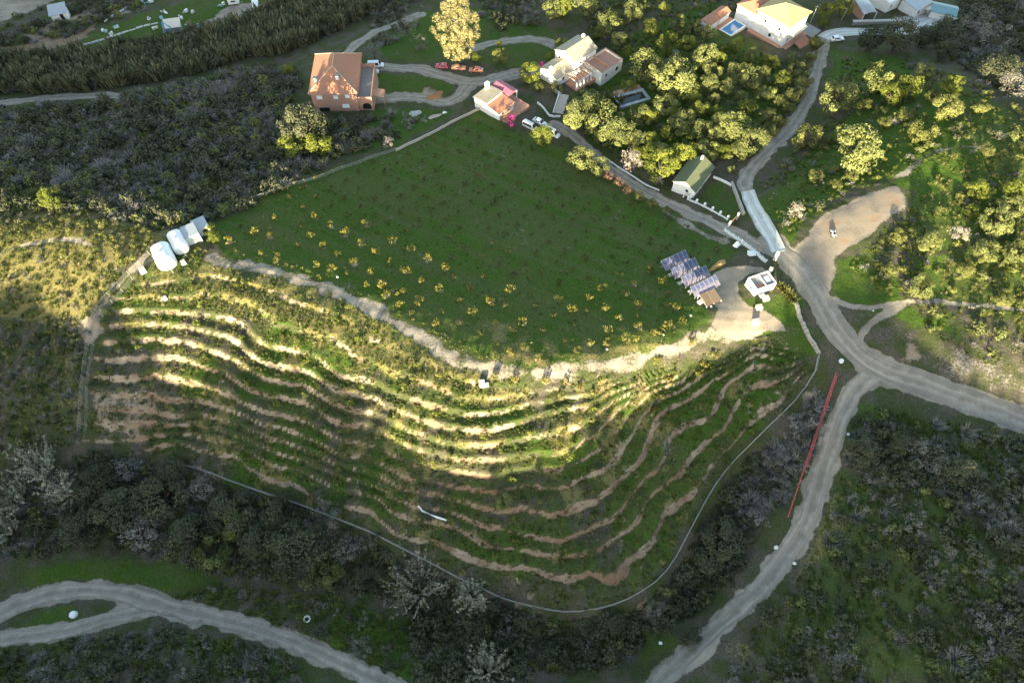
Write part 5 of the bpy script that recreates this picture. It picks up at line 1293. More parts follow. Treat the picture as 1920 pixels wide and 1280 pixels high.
for i, (px, py, lab) in enumerate(JUNK):
    t = empty('junk_pile', at(px, py), JR.uniform(0, 3), lab, 'junk', 'junk scattered round the far meadow')
    for k in range(JR.randint(2, 4)):
        s = JR.uniform(.35, .9); x, y = JR.uniform(-1, 1), JR.uniform(-.7, .7)
        obj(['crate', 'sheet', 'drum'][k % 3], [B(x - s, x + s, y - s * .5, y + s * .5, -.2, JR.uniform(.3, .9))] if k % 3 < 2 else [cyl((x, y, -.2), (x, y, .8), .35, 10)], [M_PLASTIC, M_SHEET, M_BLOCK, M_CANV, M_TEAL][(i + 2 * k) % 5] if k else (M_TEAL if 'blue' in lab else M_PLASTIC), t)
# bits of litter that show as white specks
LIT = [(1380,463,'white plastic table on the grass under the roadside wall',.8),(1407,479,'white and red bin below the roadside wall',.9),(1333,575,'white bucket on the earth below the solar arrays',.3),(1295,592,'white sack at the right edge of the field',.32),(1244,628,'white bucket beside the track at the right end of the field',.28),(1138,655,'white pipe end beside the crest track',.35),(633,520,'white bucket at the near edge of the field above the track',.4),(1245,603,'',0),(1637,583,'white stone beside the footpath right of the junction',.28),
       (1590,815,'white litter on the bank right of the descending road',.5),(1489,1056,'pale boulders on the outer edge of the descending road',.55),(1238,1205,'white litter on the green strip by the gully',.6),(147,1004,'white litter at the edge of the dark thicket',.5)]
for px, py, lab, s in LIT:
    if not lab: continue
    t = empty('litter', at(px, py), JR.uniform(0, 3), lab, 'litter' if 'stone' not in lab and 'rock' not in lab and 'boulder' not in lab else 'stone')
    v, q = capsule(s * .6, s * .5, .8, 8, 3); obj('body', [(v, q)], M_PLASTIC, t, smooth_shade=False)
    if 'table' in lab or 'bin' in lab: obj('top', [B(-s, s, -s * .7, s * .7, s * .9, s)], M_PLASTIC, t)

# ------------------------------------------------------------------ vehicles
def loft(sections, mirror=True):
    """sections: list of (x, [(y, z), ...]) half profiles from bottom centre up to top centre"""
    v = []; m = len(sections[0][1])
    for x, pr in sections:
        for y, z in pr: v.append((x, y, z))
        for y, z in pr[::-1]: v.append((x, -y, z))
    k = 2 * m; q = []
    for i in range(len(sections) - 1):
        for j in range(k): q.append((i * k + j, (i + 1) * k + j, (i + 1) * k + (j + 1) % k, i * k + (j + 1) % k))
    q.append(tuple(range(k))); q.append(tuple(range((len(sections) - 1) * k, len(sections) * k))[::-1])
    return np.array(v), q

def car(name, label, px, py, rz, paint, kind='hatch', L=4.1, wrecked=False, cat='car', group=None):
    p = at(px, py); t = empty(name, p, rz, label, cat, group); w = .86
    def sec(x, zt, ww): return (x, [(ww * .9, .28), (ww, .45), (ww, zt * .78), (ww * .93, zt)])
    h = .88
    body = loft([sec(-L / 2, .70, w * .86), sec(-L / 2 + .15, .86, w * .95), sec(-L * .2, h + .04, w), sec(L * .12, h + .02, w), sec(L * .36, .80, w * .98), sec(L / 2 - .1, .70, w * .92), sec(L / 2, .55, w * .8)])
    obj('body', [body], paint, t, .03, True)
    if kind in ('hatch', 'sedan', 'van'):
        r = {'hatch': (-L * .47, -L * .36, L * .05, L * .22), 'sedan': (-L * .36, -L * .22, L * .06, L * .24), 'van': (-L * .48, -L * .46, L * .20, L * .34)}[kind]; ht = 1.42 if kind != 'van' else 1.85
        obj('cabin', [loft([(r[0], [(w * .86, h - .06), (w * .86, h - .02), (w * .84, h), (w * .80, h + .02)]), (r[1], [(w * .9, h - .06), (w * .88, h + .1), (w * .76, ht - .1), (w * .68, ht)]), (r[2], [(w * .9, h - .06), (w * .88, h + .1), (w * .74, ht - .1), (w * .66, ht)]), (r[3], [(w * .86, h - .06), (w * .86, h - .02), (w * .84, h), (w * .8, h + .01)])])], paint, t, .02, True)
        obj('windscreen', [poly3([(r[3] - .06, -w * .72, h + .06), (r[3] - .06, w * .72, h + .06), (r[2] + .08, w * .6, ht - .05), (r[2] + .08, -w * .6, ht - .05)], [(0, 1, 2, 3)])], M_GLASS, t).location = (.03, 0, .03)
        obj('rear_window', [poly3([(r[0] + .04, w * .7, h + .08), (r[0] + .04, -w * .7, h + .08), (r[1] - .05, -w * .6, ht - .06), (r[1] - .05, w * .6, ht - .06)], [(0, 1, 2, 3)])], M_GLASS, t).location = (-.03, 0, .03)
        for s_ in (-1, 1): obj('side_window', [poly3([(r[1] + .1, s_ * (w * .885), h + .12), (r[2] - .02, s_ * (w * .885), h + .12), (r[2] - .1, s_ * w * .765, ht - .12), (r[1] + .15, s_ * w * .775, ht - .12)], [(0, 1, 2, 3) if s_ < 0 else (3, 2, 1, 0)])], M_GLASS, t).location = (0, s_ * .012, .0)
    elif kind == 'pickup':
        obj('cabin', [loft([(-.3, [(w * .9, h - .05), (w * .88, h + .1), (w * .76, 1.5), (w * .7, 1.58)]), (.55, [(w * .9, h - .05), (w * .88, h + .1), (w * .74, 1.5), (w * .68, 1.58)]), (1.15, [(w * .86, h - .05), (w * .86, h), (w * .84, h + .01), (w * .8, h + .02)])])], paint, t, .02, True)
        obj('load_bed', [B(-L / 2 + .1, -.36, -w * .82, w * .82, h + .05, h + .09)], M_DARK_IN, t); obj('windscreen', [poly3([(1.14, -w * .7, h + .06), (1.14, w * .7, h + .06), (.64, w * .6, 1.5), (.64, -w * .6, 1.5)], [(0, 1, 2, 3)])], M_GLASS, t)
    for x in (-L * .31, L * .31):
        for s_ in (-1, 1):
            wh = obj('wheel', [cyl((x, s_ * (w + .015), .31), (x, s_ * (w - .2), .31), .31, 12)], M_RUBBER, t); obj('rim', [cyl((x, s_ * (w + .03), .31), (x, s_ * (w + .01), .31), .17, 8)], M_STEEL, wh)
    for s_ in (-1, 1): obj('headlight', [B(L / 2 - .14, L / 2 - .03, s_ * .6 - .12, s_ * .6 + .12, .56, .68)], M_PLASTIC, t); obj('tail_light', [B(-L / 2 - .02, -L / 2 + .05, s_ * .6 - .1, s_ * .6 + .1, .6, .75)], M_REDP, t)
    BUILT.append((p.x, p.y, 1.8)); return t

def paint(name, c, rough=.35, var=.05, dirt=None, amt=0): return mat(name, c, rough, var, 2, .5, dirt=dirt, dirt_amt=amt, dscale=1.5)
P_WHITE = paint('white_car_paint', (.74, .75, .76)); P_SILV = paint('silver_car_paint', (.46, .48, .50)); P_RED = paint('faded_red_car_paint', (.42, .03, .06), .5, .15, (.60, .50, .50), .7)
P_RUST = paint('rusted_orange_car_paint', (.42, .17, .09), .75, .25, (.50, .32, .24), .8); P_ROSE = paint('sunburnt_rose_car_paint', (.46, .16, .11), .7, .25, (.48, .28, .18), .8)
car('wrecked_car', 'faded red and white wrecked car, first of the row under the eucalyptus', 829, 127, math.radians(172), P_RED, 'hatch', 3.9, group='row of wrecked cars')
car('wrecked_car', 'rusty orange wrecked car in the middle of the row', 860, 130, math.radians(-4), P_RUST, 'sedan', 4.3, group='row of wrecked cars')
car('wrecked_car', 'sunburnt rose wrecked car at the end of the row', 893, 134, math.radians(176), P_ROSE, 'sedan', 4.3, group='row of wrecked cars')
car('parked_car', 'white saloon parked in front of the cottage with the plum roof', 1012, 232, math.radians(-38), P_WHITE, 'sedan', 4.4)
car('parked_car', 'silver estate parked beside the white saloon in the yard', 994, 240, math.radians(-36), P_SILV, 'van', 4.6)
car('parked_van', 'white van half hidden behind a bush at the yard edge', 1034, 252, math.radians(-35), P_WHITE, 'van', 5.0, cat='van')
car('parked_van', 'white van parked behind the brick house terrace', 705, 125, math.radians(3), P_WHITE, 'van', 4.8, cat='van')
car('pickup_truck', 'grey pickup next to the white van at the brick house', 696, 138, math.radians(4), P_SILV, 'pickup', 4.6, cat='pickup')
car('parked_car', 'small white car parked where the concrete road meets the dirt road', 1569, 76, math.radians(8), P_WHITE, 'hatch', 3.9)
# white open vehicle alone on the clearing
p = at(1561, 440); t = empty('quad_bike', p, math.radians(88), 'small pale vehicle parked alone on the bare earth clearing', 'vehicle', scale=.85)
obj('body', [loft([(-.9, [(.2, .35), (.28, .45), (.28, .7), (.2, .75)]), (-.2, [(.25, .35), (.3, .5), (.25, .8), (.15, .85)]), (.3, [(.25, .35), (.35, .5), (.3, .9), (.15, .98)]), (.9, [(.2, .4), (.3, .5), (.3, .75), (.2, .8)])])], P_SILV, t, .02, True)
obj('seat', [B(-.7, .1, -.18, .18, .82, .98)], M_RUBBER, t); obj('handlebar', [cyl((.42, -.42, 1.25), (.42, .42, 1.25), .03, 6), cyl((.5, 0, .8), (.42, 0, 1.25), .04, 6)], M_BLACK, t); obj('flag_mast', [cyl((-.8, -.2, .7), (-.85, -.2, 2.6), .025, 5)], M_BLACK, t)
for x in (-.65, .7):
    for s_ in (-1, 1): w_ = obj('wheel', [cyl((x, s_ * .62, .3), (x, s_ * .36, .3), .3, 12)], M_RUBBER, t); obj('mudguard', [B(x - .36, x + .36, min(s_ * .34, s_ * .66), max(s_ * .34, s_ * .66), .63, .68)], P_SILV, t)
# telegraph-like poles near the villa
for px, py, h, lab in ((1519, 44, 6.0, 'slim pale pole right of the ochre-roofed villa'), (1577, 38, 4.0, 'leaning pale pole beside the barrel-roofed shed')):
    p = at(px, py); t = empty('pole', p, 0, lab, 'pole'); obj('shaft', [cyl((0, 0, -.5), (.1 * h if 'leaning' in lab else 0, 0, h), .11, 8, True, .08)], M_POST, t); obj('crossarm', [B(-.5, .5, -.05, .05, h - .5, h - .38)] if 'slim' in lab else [B(-.14, .14 + .1 * h, -.05, .05, h - .2, h - .1)], M_POST, t)

# ------------------------------------------------------------------ the scrub, reeds and rough grass (uncountable)
scatter('scrub', 'dark grey scrub covering the shaded valley slope left of the field',
        [[(-40,205),(120,200),(230,190),(330,165),(480,125),(560,140),(572,215),(640,225),(720,250),(640,300),(500,368),(395,412),(300,432),(120,392),(-40,405)]],
        [('dark', .26, .5, 2.4), ('grey', .38, .4, 2.1), ('olive', .14, .4, 1.8), ('broom', .06, .4, 1.1), ('tuft', .5, .8, 1.5)], 301, clear_of, -.45, 9)
scatter('scrub', 'sunlit yellowish scrub beside the white water tanks',
        [[(-40,405),(120,392),(300,432),(300,452),(270,490),(230,520),(190,570),(168,620),(-40,605)]],
        [('broom', .34, .45, 1.0), ('straw', .45, .6, 1.2), ('grey', .10, .4, .9), ('tuft', .3, .6, 1.1), ('dark', .03, .5, .9)], 302, clear_of)
scatter('scrub', 'low dim scrub left of the wire fence below the sunlit patch',
        [[(-40,605),(168,620),(158,720),(148,830),(60,880),(-40,900)]], [('broom', .25, .4, .9), ('straw', .3, .7, 1.3), ('dark', .15, .5, 1.2), ('grey', .15, .5, 1.1), ('tuft', .3, .8, 1.4)], 303, clear_of)
scatter('reeds', 'belt of tall grey-green reeds along the far valley stream',
        [[(-60,112),(120,108),(260,88),(400,62),(520,20),(560,-30),(780,-30),(720,10),(640,55),(560,92),(440,118),(300,152),(200,168),(-60,178)]],
        [('reed', .34, 1.5, 2.3), ('dark', .10, 1.2, 2.4), ('grey', .10, 1.0, 2.2)], 304, clear_of)
scatter('scrub', 'brown scrub on the far valley side round the small shed',
        [[(-60,55),(60,25),(130,-20),(330,-30),(300,12),(190,45),(130,72),(-60,110)]], [('dark', .14, .9, 2.0), ('grey', .18, .7, 1.6), ('olive', .06, 1, 1.8)], 305, clear_of, -.2)
scatter('thicket', 'dark thicket filling the gully in the lower left corner',
        [[(-40,905),(60,885),(150,850),(250,850),(330,884),(430,914),(560,958),(700,1013),(800,1068),(880,1120),(850,1170),(700,1120),(560,1095),(400,1075),(250,1032),(120,1030),(-40,1080)]],
        [('dark', .30, .6, 1.6), ('grey', .16, .6, 1.6), ('olive', .08, .7, 1.4), ('tuft', .3, 1, 1.6)], 306, clear_of)
scatter('thicket', 'dark tangle of brush below the fence at the foot of the terraces',
        [[(760,1150),(820,1082),(900,1118),(1000,1152),(1100,1162),(1190,1136),(1262,1088),(1310,1005),(1358,915),(1425,845),(1440,900),(1430,960),(1380,1080),(1290,1160),(1200,1215),(1120,1250),(1000,1260),(900,1290),(790,1290),(780,1210)]],
        [('dark', .60, .6, 1.9), ('olive', .10, .6, 1.4), ('grey', .06, .6, 1.6), ('tuft', .5, 1, 1.8)], 307, clear_of)
scatter('dead_brush', 'grey leafless brush left of the red pipe',
        [[(1400,900),(1440,850),(1490,790),(1530,730),(1545,760),(1520,850),(1480,930),(1400,1000),(1370,960)]], [('grey', 1.1, .9, 2.0), ('dark', .12, .7, 1.4)], 308, clear_of)
scatter('scrub', 'grassy slope with grey bushes right of the descending road',
        [[(1640,760),(1760,790),(1930,850),(1930,1290),(1300,1290),(1400,1190),(1500,1080),(1560,960),(1580,860),(1600,790)]],
        [('tuft', .8, .6, 1.4), ('grey', .20, .4, 1.7), ('dark', .18, .4, 1.8), ('olive', .12, .4, 1.3), ('straw', .2, .6, 1.1)], 309, clear_of, -.42, 9)
scatter('scrub', 'dense dark brush on the slope below the right hand road',
        [[(1590,800),(1650,790),(1780,840),(1860,920),(1800,960),(1680,900),(1600,880)], [(1800,1150),(1930,1080),(1930,1200),(1840,1230)], [(1840,960),(1930,940),(1930,1060),(1860,1040)]],
        [('dark', .35, .8, 1.7), ('grey', .35, .7, 1.5)], 310, clear_of)
scatter('scrub', 'bushes on the bank below the lower left road',
        [[(-40,1245),(150,1200),(300,1180),(450,1200),(560,1240),(640,1290),(-40,1290)]], [('dark', .28, .7, 1.6), ('grey', .22, .6, 1.4), ('tuft', .6, 1, 1.6)], 311, clear_of)
scatter('scrub', 'rough grass and shrubs between the gully and the lower left road',
        [[(420,1095),(640,1120),(780,1180),(780,1290),(740,1262),(600,1205),(460,1160),(320,1118)]], [('tuft', .8, .8, 1.6), ('grey', .10, .6, 1.4), ('dark', .08, .6, 1.4)], 312, clear_of)
scatter('scrub', 'sunlit broom and grass on the hill right of the clearing',
        [[(1590,500),(1640,450),(1720,380),(1760,300),(1930,280),(1930,725),(1850,690),(1760,640),(1700,580),(1640,540)]],
        [('broom', .15, .4, 1.1), ('tuft', .45, .5, 1.0), ('straw', .20, .5, 1.0), ('olive', .03, .7, 1.4), ('grey', .04, .5, 1.1)], 313, clear_of, -.3)
scatter('scrub', 'patchy bushes on the green slope above the clearing',
        [[(1430,370),(1440,330),(1500,270),(1560,180),(1580,110),(1700,110),(1860,170),(1930,220),(1930,280),(1760,300),(1690,335),(1600,355),(1530,400),(1480,440)]],
        [('broom', .08, .4, 1.2), ('tuft', .45, .5, 1.0), ('straw', .08, .5, .9), ('dark', .03, .6, 1.5), ('grey', .04, .5, 1.3), ('olive', .03, .6, 1.3)], 314, clear_of, -.15)
scatter('scrub', 'dark brush in the upper right corner',
        [[(1740,60),(1800,10),(1850,-30),(1950,-30),(1950,210),(1860,165),(1780,110)]], [('dark', .14, .9, 2.0), ('grey', .16, .8, 1.8), ('tuft', .3, .8, 1.5)], 315, clear_of)
scatter('undergrowth', 'undergrowth of shrubs beneath the olive grove',
        [[(1060,150),(1190,60),(1340,-20),(1400,30),(1500,110),(1520,160),(1470,240),(1410,300),(1390,340),(1340,290),(1260,330),(1200,330),(1100,260)], [(1020,-30),(1340,-20),(1190,60),(1120,90)]],
        [('olive', .045, .6, 1.5), ('broom', .045, .5, 1.2), ('tuft', .25, .7, 1.2), ('dark', .015, .7, 1.4), ('grey', .02, .6, 1.3)], 316, clear_of)
scatter('scrub', 'dark shrubs behind the drive along the top of the picture',
        [[(700,-30),(830,-30),(800,40),(750,75),(690,100),(700,60)], [(900,-30),(1020,-30),(1020,40),(940,60),(900,40)], [(640,225),(720,215),(850,200),(760,262),(680,290)]], [('dark', .14, .8, 1.9), ('grey', .14, .7, 1.6)], 317, clear_of, -.1)
scatter('grass', 'rough sunlit grass on the terraces and beside the crest track',
        [TREG, wpath([(330,460),(560,500),(800,610),(900,660),(1000,690),(1100,700),(1000,735),(840,745),(640,668),(500,610),(330,568),(205,566)])],
        [('tuft', .65, .35, .9), ('straw', .36, .4, .9), ('broom', .07, .35, .9), ('dark', .012, .3, .7)], 318, clear_of, -.75, 6)
scatter('grass', 'grass tufts of the shaded field', [FIELD], [('tuft', .16, .3, .6), ('straw', .05, .35, .7)], 319, clear_of, -.3, 7)
RT = []
for px0, px1, py, half in ((185,312,600,3), (418,470,640,3), (480,690,680,3), (445,560,560,2), (720,745,720,2), (905,930,860,2), (1120,1150,760,2), (1462,1480,560,2), (1640,1665,480,2), (1790,1810,600,2), (10,60,560,2), (1500,1540,560,3)):
    (xa, ya), (xb, yb) = at_base(px0, py), at_base(px1, py); s0, s1 = xa * cA - ya * sA, xb * cA - yb * sA
    RT.append(np.array([(s * cA + t * sA, -s * sA + t * cA) for s, t in ((s0, TR - half), (s1, TR - half), (s1, TR + half), (s0, TR + half))]))
scatter('ridge_wood', 'clumps of trees on the ridge that shades the valley', RT, [('dark', .20, 1.6, 3.6)], 320)
scatter('scrub', 'low scrub on the ridge that shades the valley', [np.array([(s * cA + t * sA, -s * sA + t * cA) for s, t in ((-170, TR - 10), (150, TR - 10), (150, TR + 8), (-170, TR + 8))])], [('dark', .03, .5, 1.0), ('broom', .03, .4, .9)], 321, None, .1, 14)

# ------------------------------------------------------------------ trees, one by one
def tree_meshes(species, n, leafm, seed, ncl, per, leaf, hz=.78, zc=1.05, cl=.30, aspect=.55, top=.25):
    out = []
    for i in range(n):
        rng = np.random.default_rng(seed + i)
        C, N, T = clump_points(rng, ncl, per, 1.0, hz, zc, cl, top)
        C[:, 2] = np.maximum(C[:, 2], .12)
        v, q = leaf_quads(C, N, leaf, aspect, rng)
        cm = mesh_from('crown', [(v, q, 0, T)], [leafm])
        parts = []; p0 = np.array([0, 0, -.25]); tr = .085
        bend = np.array([rng.normal(0, .06), rng.normal(0, .06), .55]); parts.append((*tube(p0, bend, tr, tr * .75, 7), 0, 0))
        for k in range(6):
            t = rng.uniform(0, 6.28); e = np.array([math.cos(t) * rng.uniform(.35, .7), math.sin(t) * rng.uniform(.35, .7), zc + rng.uniform(-.1, .45) * hz])
            mid = bend * .5 + e * .5 + [0, 0, -.06]
            parts.append((*tube(bend, mid, tr * .55, tr * .38, 5), 0, 0)); parts.append((*tube(mid, e, tr * .38, tr * .12, 5), 0, 0))
        tm = mesh_from('trunk', parts, [M_BARK]); out.append((cm, tm))
    return out
TREES = {
 'olive':  tree_meshes('olive', 6, M_OLIVE, 500, 32, 125, .062),
 'citrus': tree_meshes('citrus', 5, M_CITRUS, 520, 30, 125, .062, .85, 1.0, .32),
 'almond': tree_meshes('almond', 3, M_BLOS, 540, 24, 34, .065, .75, 1.1, .30, .4),
 'carob':  tree_meshes('carob', 6, M_DARK, 560, 42, 110, .058, .8, 1.0, .30),
 'grey':   tree_meshes('grey', 4, M_TWIG, 580, 26, 40, .070, .75, 1.0, .32, .3),
 'broom':  tree_meshes('broom', 4, M_GENI, 600, 26, 95, .066, .7, .8, .32),
 'pink':   tree_meshes('pink', 2, M_PINK, 620, 18, 40, .085, .8, .95, .34),
 'rust':   tree_meshes('rust', 2, M_RUST, 630, 18, 36, .085, .7, .85, .34),
}
NAMES = {'olive': ('olive_tree', 'olive tree'), 'citrus': ('citrus_tree', 'rounded yellow-green tree'), 'almond': ('almond_tree', 'pale blossoming almond tree'), 'carob': ('carob_tree', 'dark carob tree'), 'grey': ('bare_tree', 'grey leafless tree'), 'broom': ('broom_bush', 'yellow-green broom bush'), 'pink': ('bougainvillea', 'magenta bougainvillea'), 'rust': ('vine_bush', 'rusty red vine')}
MARKS = {'the brick house': (640, 200), 'the cottage with the plum roof': (960, 210), 'the white house with pergola': (1090, 140), 'the green-roofed cottage': (1310, 350), 'the ochre-roofed villa': (1466, 80), 'the bare earth clearing': (1600, 400), 'the irrigation pool': (1195, 200),
         'the teal-roofed shed': (1755, 40), 'the row of wrecked cars': (860, 130), 'the largest water tank': (314, 489), 'the road junction': (1640, 690), 'the grass island': (140, 1160), 'the red pipes': (1525, 835), 'the white sheeting': (810, 965), 'the barrel-roofed shed': (1616, 40), 'the dirt road below the villa': (1500, 215)}
MARKP = {k: at(*v) for k, v in MARKS.items()}
TLIST = [
 # (crown pixel x, y, radius in pixels, kind)
 (1080,220,24,'olive'),(1106,199,24,'olive'),(1132,229,27,'olive'),(1163,246,25,'olive'),(1195,260,16,'olive'),(1200,217,18,'olive'),(1090,297,18,'olive'),(1125,311,15,'olive'),(1018,253,17,'citrus'),(1185,303,19,'almond'),
 (1251,86,17,'citrus'),(1212,121,24,'olive'),(1267,151,28,'olive'),(1249,194,18,'olive'),(1265,212,10,'citrus'),(1322,105,19,'olive'),(1334,135,15,'olive'),(1332,156,14,'olive'),(1354,88,10,'citrus'),(1379,137,16,'olive'),(1403,141,17,'olive'),(1415,160,8,'olive'),(1395,111,8,'citrus'),(1435,113,11,'citrus'),
 (1466,145,14,'citrus'),(1491,131,15,'olive'),(1505,152,17,'broom'),(1487,180,15,'broom'),(1478,203,12,'broom'),(1314,202,15,'citrus'),(1340,186,9,'olive'),(1345,206,9,'citrus'),(1438,218,12,'olive'),(1377,239,22,'olive'),(1413,261,24,'olive'),(1318,247,18,'olive'),(1346,251,12,'olive'),(1326,281,18,'olive'),(1357,283,12,'citrus'),(1385,281,12,'olive'),(1269,239,18,'olive'),(1253,249,12,'citrus'),(1281,292,22,'citrus'),(1241,312,26,'citrus'),(1220,218,13,'citrus'),(1222,263,13,'citrus'),(1452,249,10,'broom'),(1218,284,12,'citrus'),(1237,340,9,'almond'),
 (992,135,16,'citrus'),(1034,107,9,'citrus'),(1054,88,13,'citrus'),(893,107,8,'citrus'),(938,105,14,'broom'),(1010,165,9,'broom'),(1046,164,12,'broom'),(936,82,6,'citrus'),
 (1037,18,14,'olive'),(1057,10,15,'citrus'),(1100,7,20,'olive'),(1140,40,19,'olive'),(1187,20,14,'olive'),(1207,4,9,'olive'),(1247,15,9,'citrus'),(1304,50,13,'olive'),
 (566,240,38,'carob'),(596,268,21,'citrus'),(547,274,19,'citrus'),(541,130,10,'citrus'),(97,370,19,'citrus'),(20,323,9,'citrus'),(282,362,10,'almond'),  # citrus pair at the carob: its sunlit lower crown painted as yellow-green trees
 (700,96,16,'grey'),(760,45,20,'grey'),(785,78,14,'grey'),(729,268,11,'almond'),
 (1573,177,29,'olive'),(1650,150,26,'olive'),(1676,176,18,'citrus'),(1702,164,20,'citrus'),(1733,137,15,'olive'),(1790,158,17,'citrus'),(1607,280,36,'olive'),(1513,260,22,'broom'),(1727,247,24,'broom'),(1773,200,24,'broom'),(1837,353,18,'citrus'),(1823,393,11,'citrus'),(1905,350,18,'citrus'),(1898,387,20,'olive'),(1868,417,22,'olive'),(1560,260,9,'broom'),(1567,347,10,'broom'),(1493,397,15,'almond'),(1530,330,12,'broom'),
 (1633,72,22,'carob'),(1688,66,28,'carob'),(1732,69,18,'carob'),(1770,60,24,'carob'),(1777,94,19,'carob'),(1880,127,28,'carob'),(1903,157,24,'grey'),(1830,40,26,'grey'),(1870,70,26,'grey'),(1580,9,16,'citrus'),(1548,18,11,'citrus'),(1545,42,9,'citrus'),(1530,84,12,'broom'),(1522,105,11,'broom'),
 (1727,537,18,'olive'),(1673,507,12,'broom'),(1650,500,8,'broom'),(1743,454,20,'olive'),(1800,440,18,'almond'),(1810,507,13,'broom'),(1850,470,20,'olive'),(1910,470,20,'olive'),(1690,440,12,'broom'),(1880,560,16,'broom'),
 (430,960,36,'carob'),(560,1020,50,'carob'),(300,930,42,'carob'),(350,1005,38,'carob'),(220,950,40,'carob'),(650,1030,24,'grey'),(240,880,26,'grey'),(480,1010,34,'carob'),(150,985,36,'carob'),(380,915,26,'grey'),(270,1000,34,'grey'),(520,960,30,'carob'),(400,1040,30,'olive'),(600,975,28,'grey'),(180,905,34,'carob'),(320,880,24,'carob'),(690,1075,26,'carob'),(610,1070,24,'olive'),(436,985,24,'citrus'),
 (1360,1010,34,'carob'),(1330,1050,24,'carob'),(1740,850,30,'grey'),(1800,880,26,'carob'),(1290,1190,22,'carob'),(1620,845,26,'carob'),(1690,830,20,'carob'),(1150,1165,20,'carob'),(1230,1140,16,'grey'),
 (943,940,14,'olive'),(1019,126,9,'pink'),(962,228,12,'pink'),(945,212,14,'rust'),(1143,331,11,'rust'),(1162,343,11,'rust'),(1180,356,10,'rust'),(1198,367,9,'broom'),(1222,381,9,'broom'),(1250,393,7,'broom'),
 (392,430,10,'citrus'),(400,445,9,'citrus'),
 (1290,130,15,'olive'),(1350,112,13,'citrus'),(1365,165,14,'olive'),(1300,175,14,'citrus'),(1230,150,15,'olive'),(1285,225,15,'olive'),(1350,226,13,'olive'),(1400,200,15,'citrus'),(1440,175,13,'olive'),(1460,190,11,'broom'),(1430,140,11,'olive'),(1390,182,11,'olive'),(1180,160,13,'citrus'),(1236,280,12,'olive'),(1200,287,12,'citrus'),(1302,262,12,'citrus'),(1440,240,10,'broom'),(1270,112,11,'olive'),(1290,80,12,'citrus'),(1330,62,13,'olive'),(1380,84,11,'citrus'),(1410,104,11,'olive'),(1160,72,13,'olive'),(1120,62,11,'citrus'),(1220,52,13,'citrus'),(1270,42,13,'olive'),(1180,96,10,'citrus'),(1498,172,12,'broom'),(1512,122,10,'broom'),(1466,226,11,'broom'),(1450,118,11,'citrus'),(1486,108,9,'olive'),
 (1620,200,12,'broom'),(1700,215,14,'broom'),(1750,180,13,'broom'),(1840,200,14,'broom'),(1660,230,11,'broom'),(1850,280,13,'broom'),(1600,330,11,'broom'),
]
ONES = ['', 'first', 'second', 'third', 'fourth', 'fifth', 'sixth', 'seventh', 'eighth', 'ninth', 'tenth', 'eleventh', 'twelfth', 'thirteenth', 'fourteenth', 'fifteenth', 'sixteenth', 'seventeenth', 'eighteenth', 'nineteenth']
TENS = {20: 'twenty', 30: 'thirty', 40: 'forty', 50: 'fifty', 60: 'sixty'}
def ordinal(n):
    if n == 1: return 'nearest'
    if n < 20: return ONES[n] + ' nearest'
    t, u = n // 10 * 10, n % 10
    return (TENS[t][:-1] + 'ieth' if u == 0 else TENS[t] + '-' + ONES[u]) + ' nearest'
def place_trees():
    rows = []
    for px, py, r, kd in TLIST:
        hc = .9
        for _ in range(6):
            p = at(px, py, hc); R = r / pxscale(p) * (1.24 if kd in ('olive', 'citrus') else 1.12); hc = R * {'broom': .75, 'pink': .8, 'rust': .75}.get(kd, 1.0)
        rows.append((px, py, R, kd, p))
    near = {}
    for i, (px, py, R, kd, p) in enumerate(rows):
        nm = min(MARKP, key=lambda k: (MARKP[k] - p).length); near.setdefault((kd, nm), []).append((round((MARKP[nm] - p).length, 2), i))
    lab = {}
    for (kd, nm), ls in near.items():
        ls.sort()
        for k, (_, i) in enumerate(ls):
            R = rows[i][2]; size = 'big ' if R > 3.4 else 'small ' if R < 1.5 else ''
            lab[i] = f"{size}{NAMES[kd][1]}, {ordinal(k + 1)} of its kind to {nm}" if len(ls) > 1 else f"{size}{NAMES[kd][1]} standing near {nm}"
    rng = random.Random(3)
    for i, (px, py, R, kd, p) in enumerate(rows):
        nm, kk = NAMES[kd]
        root = empty(nm, p, rng.uniform(0, 6.28), lab[i], 'bush' if kd in ('broom', 'pink', 'rust') else 'tree', {'olive': 'olive trees', 'citrus': 'rounded yellow-green trees', 'carob': 'dark carob trees'}.get(kd), scale=(R * rng.uniform(.92, 1.08), R * rng.uniform(.92, 1.08), R * rng.uniform(.9, 1.1)))
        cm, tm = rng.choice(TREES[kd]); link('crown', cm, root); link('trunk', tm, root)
place_trees()

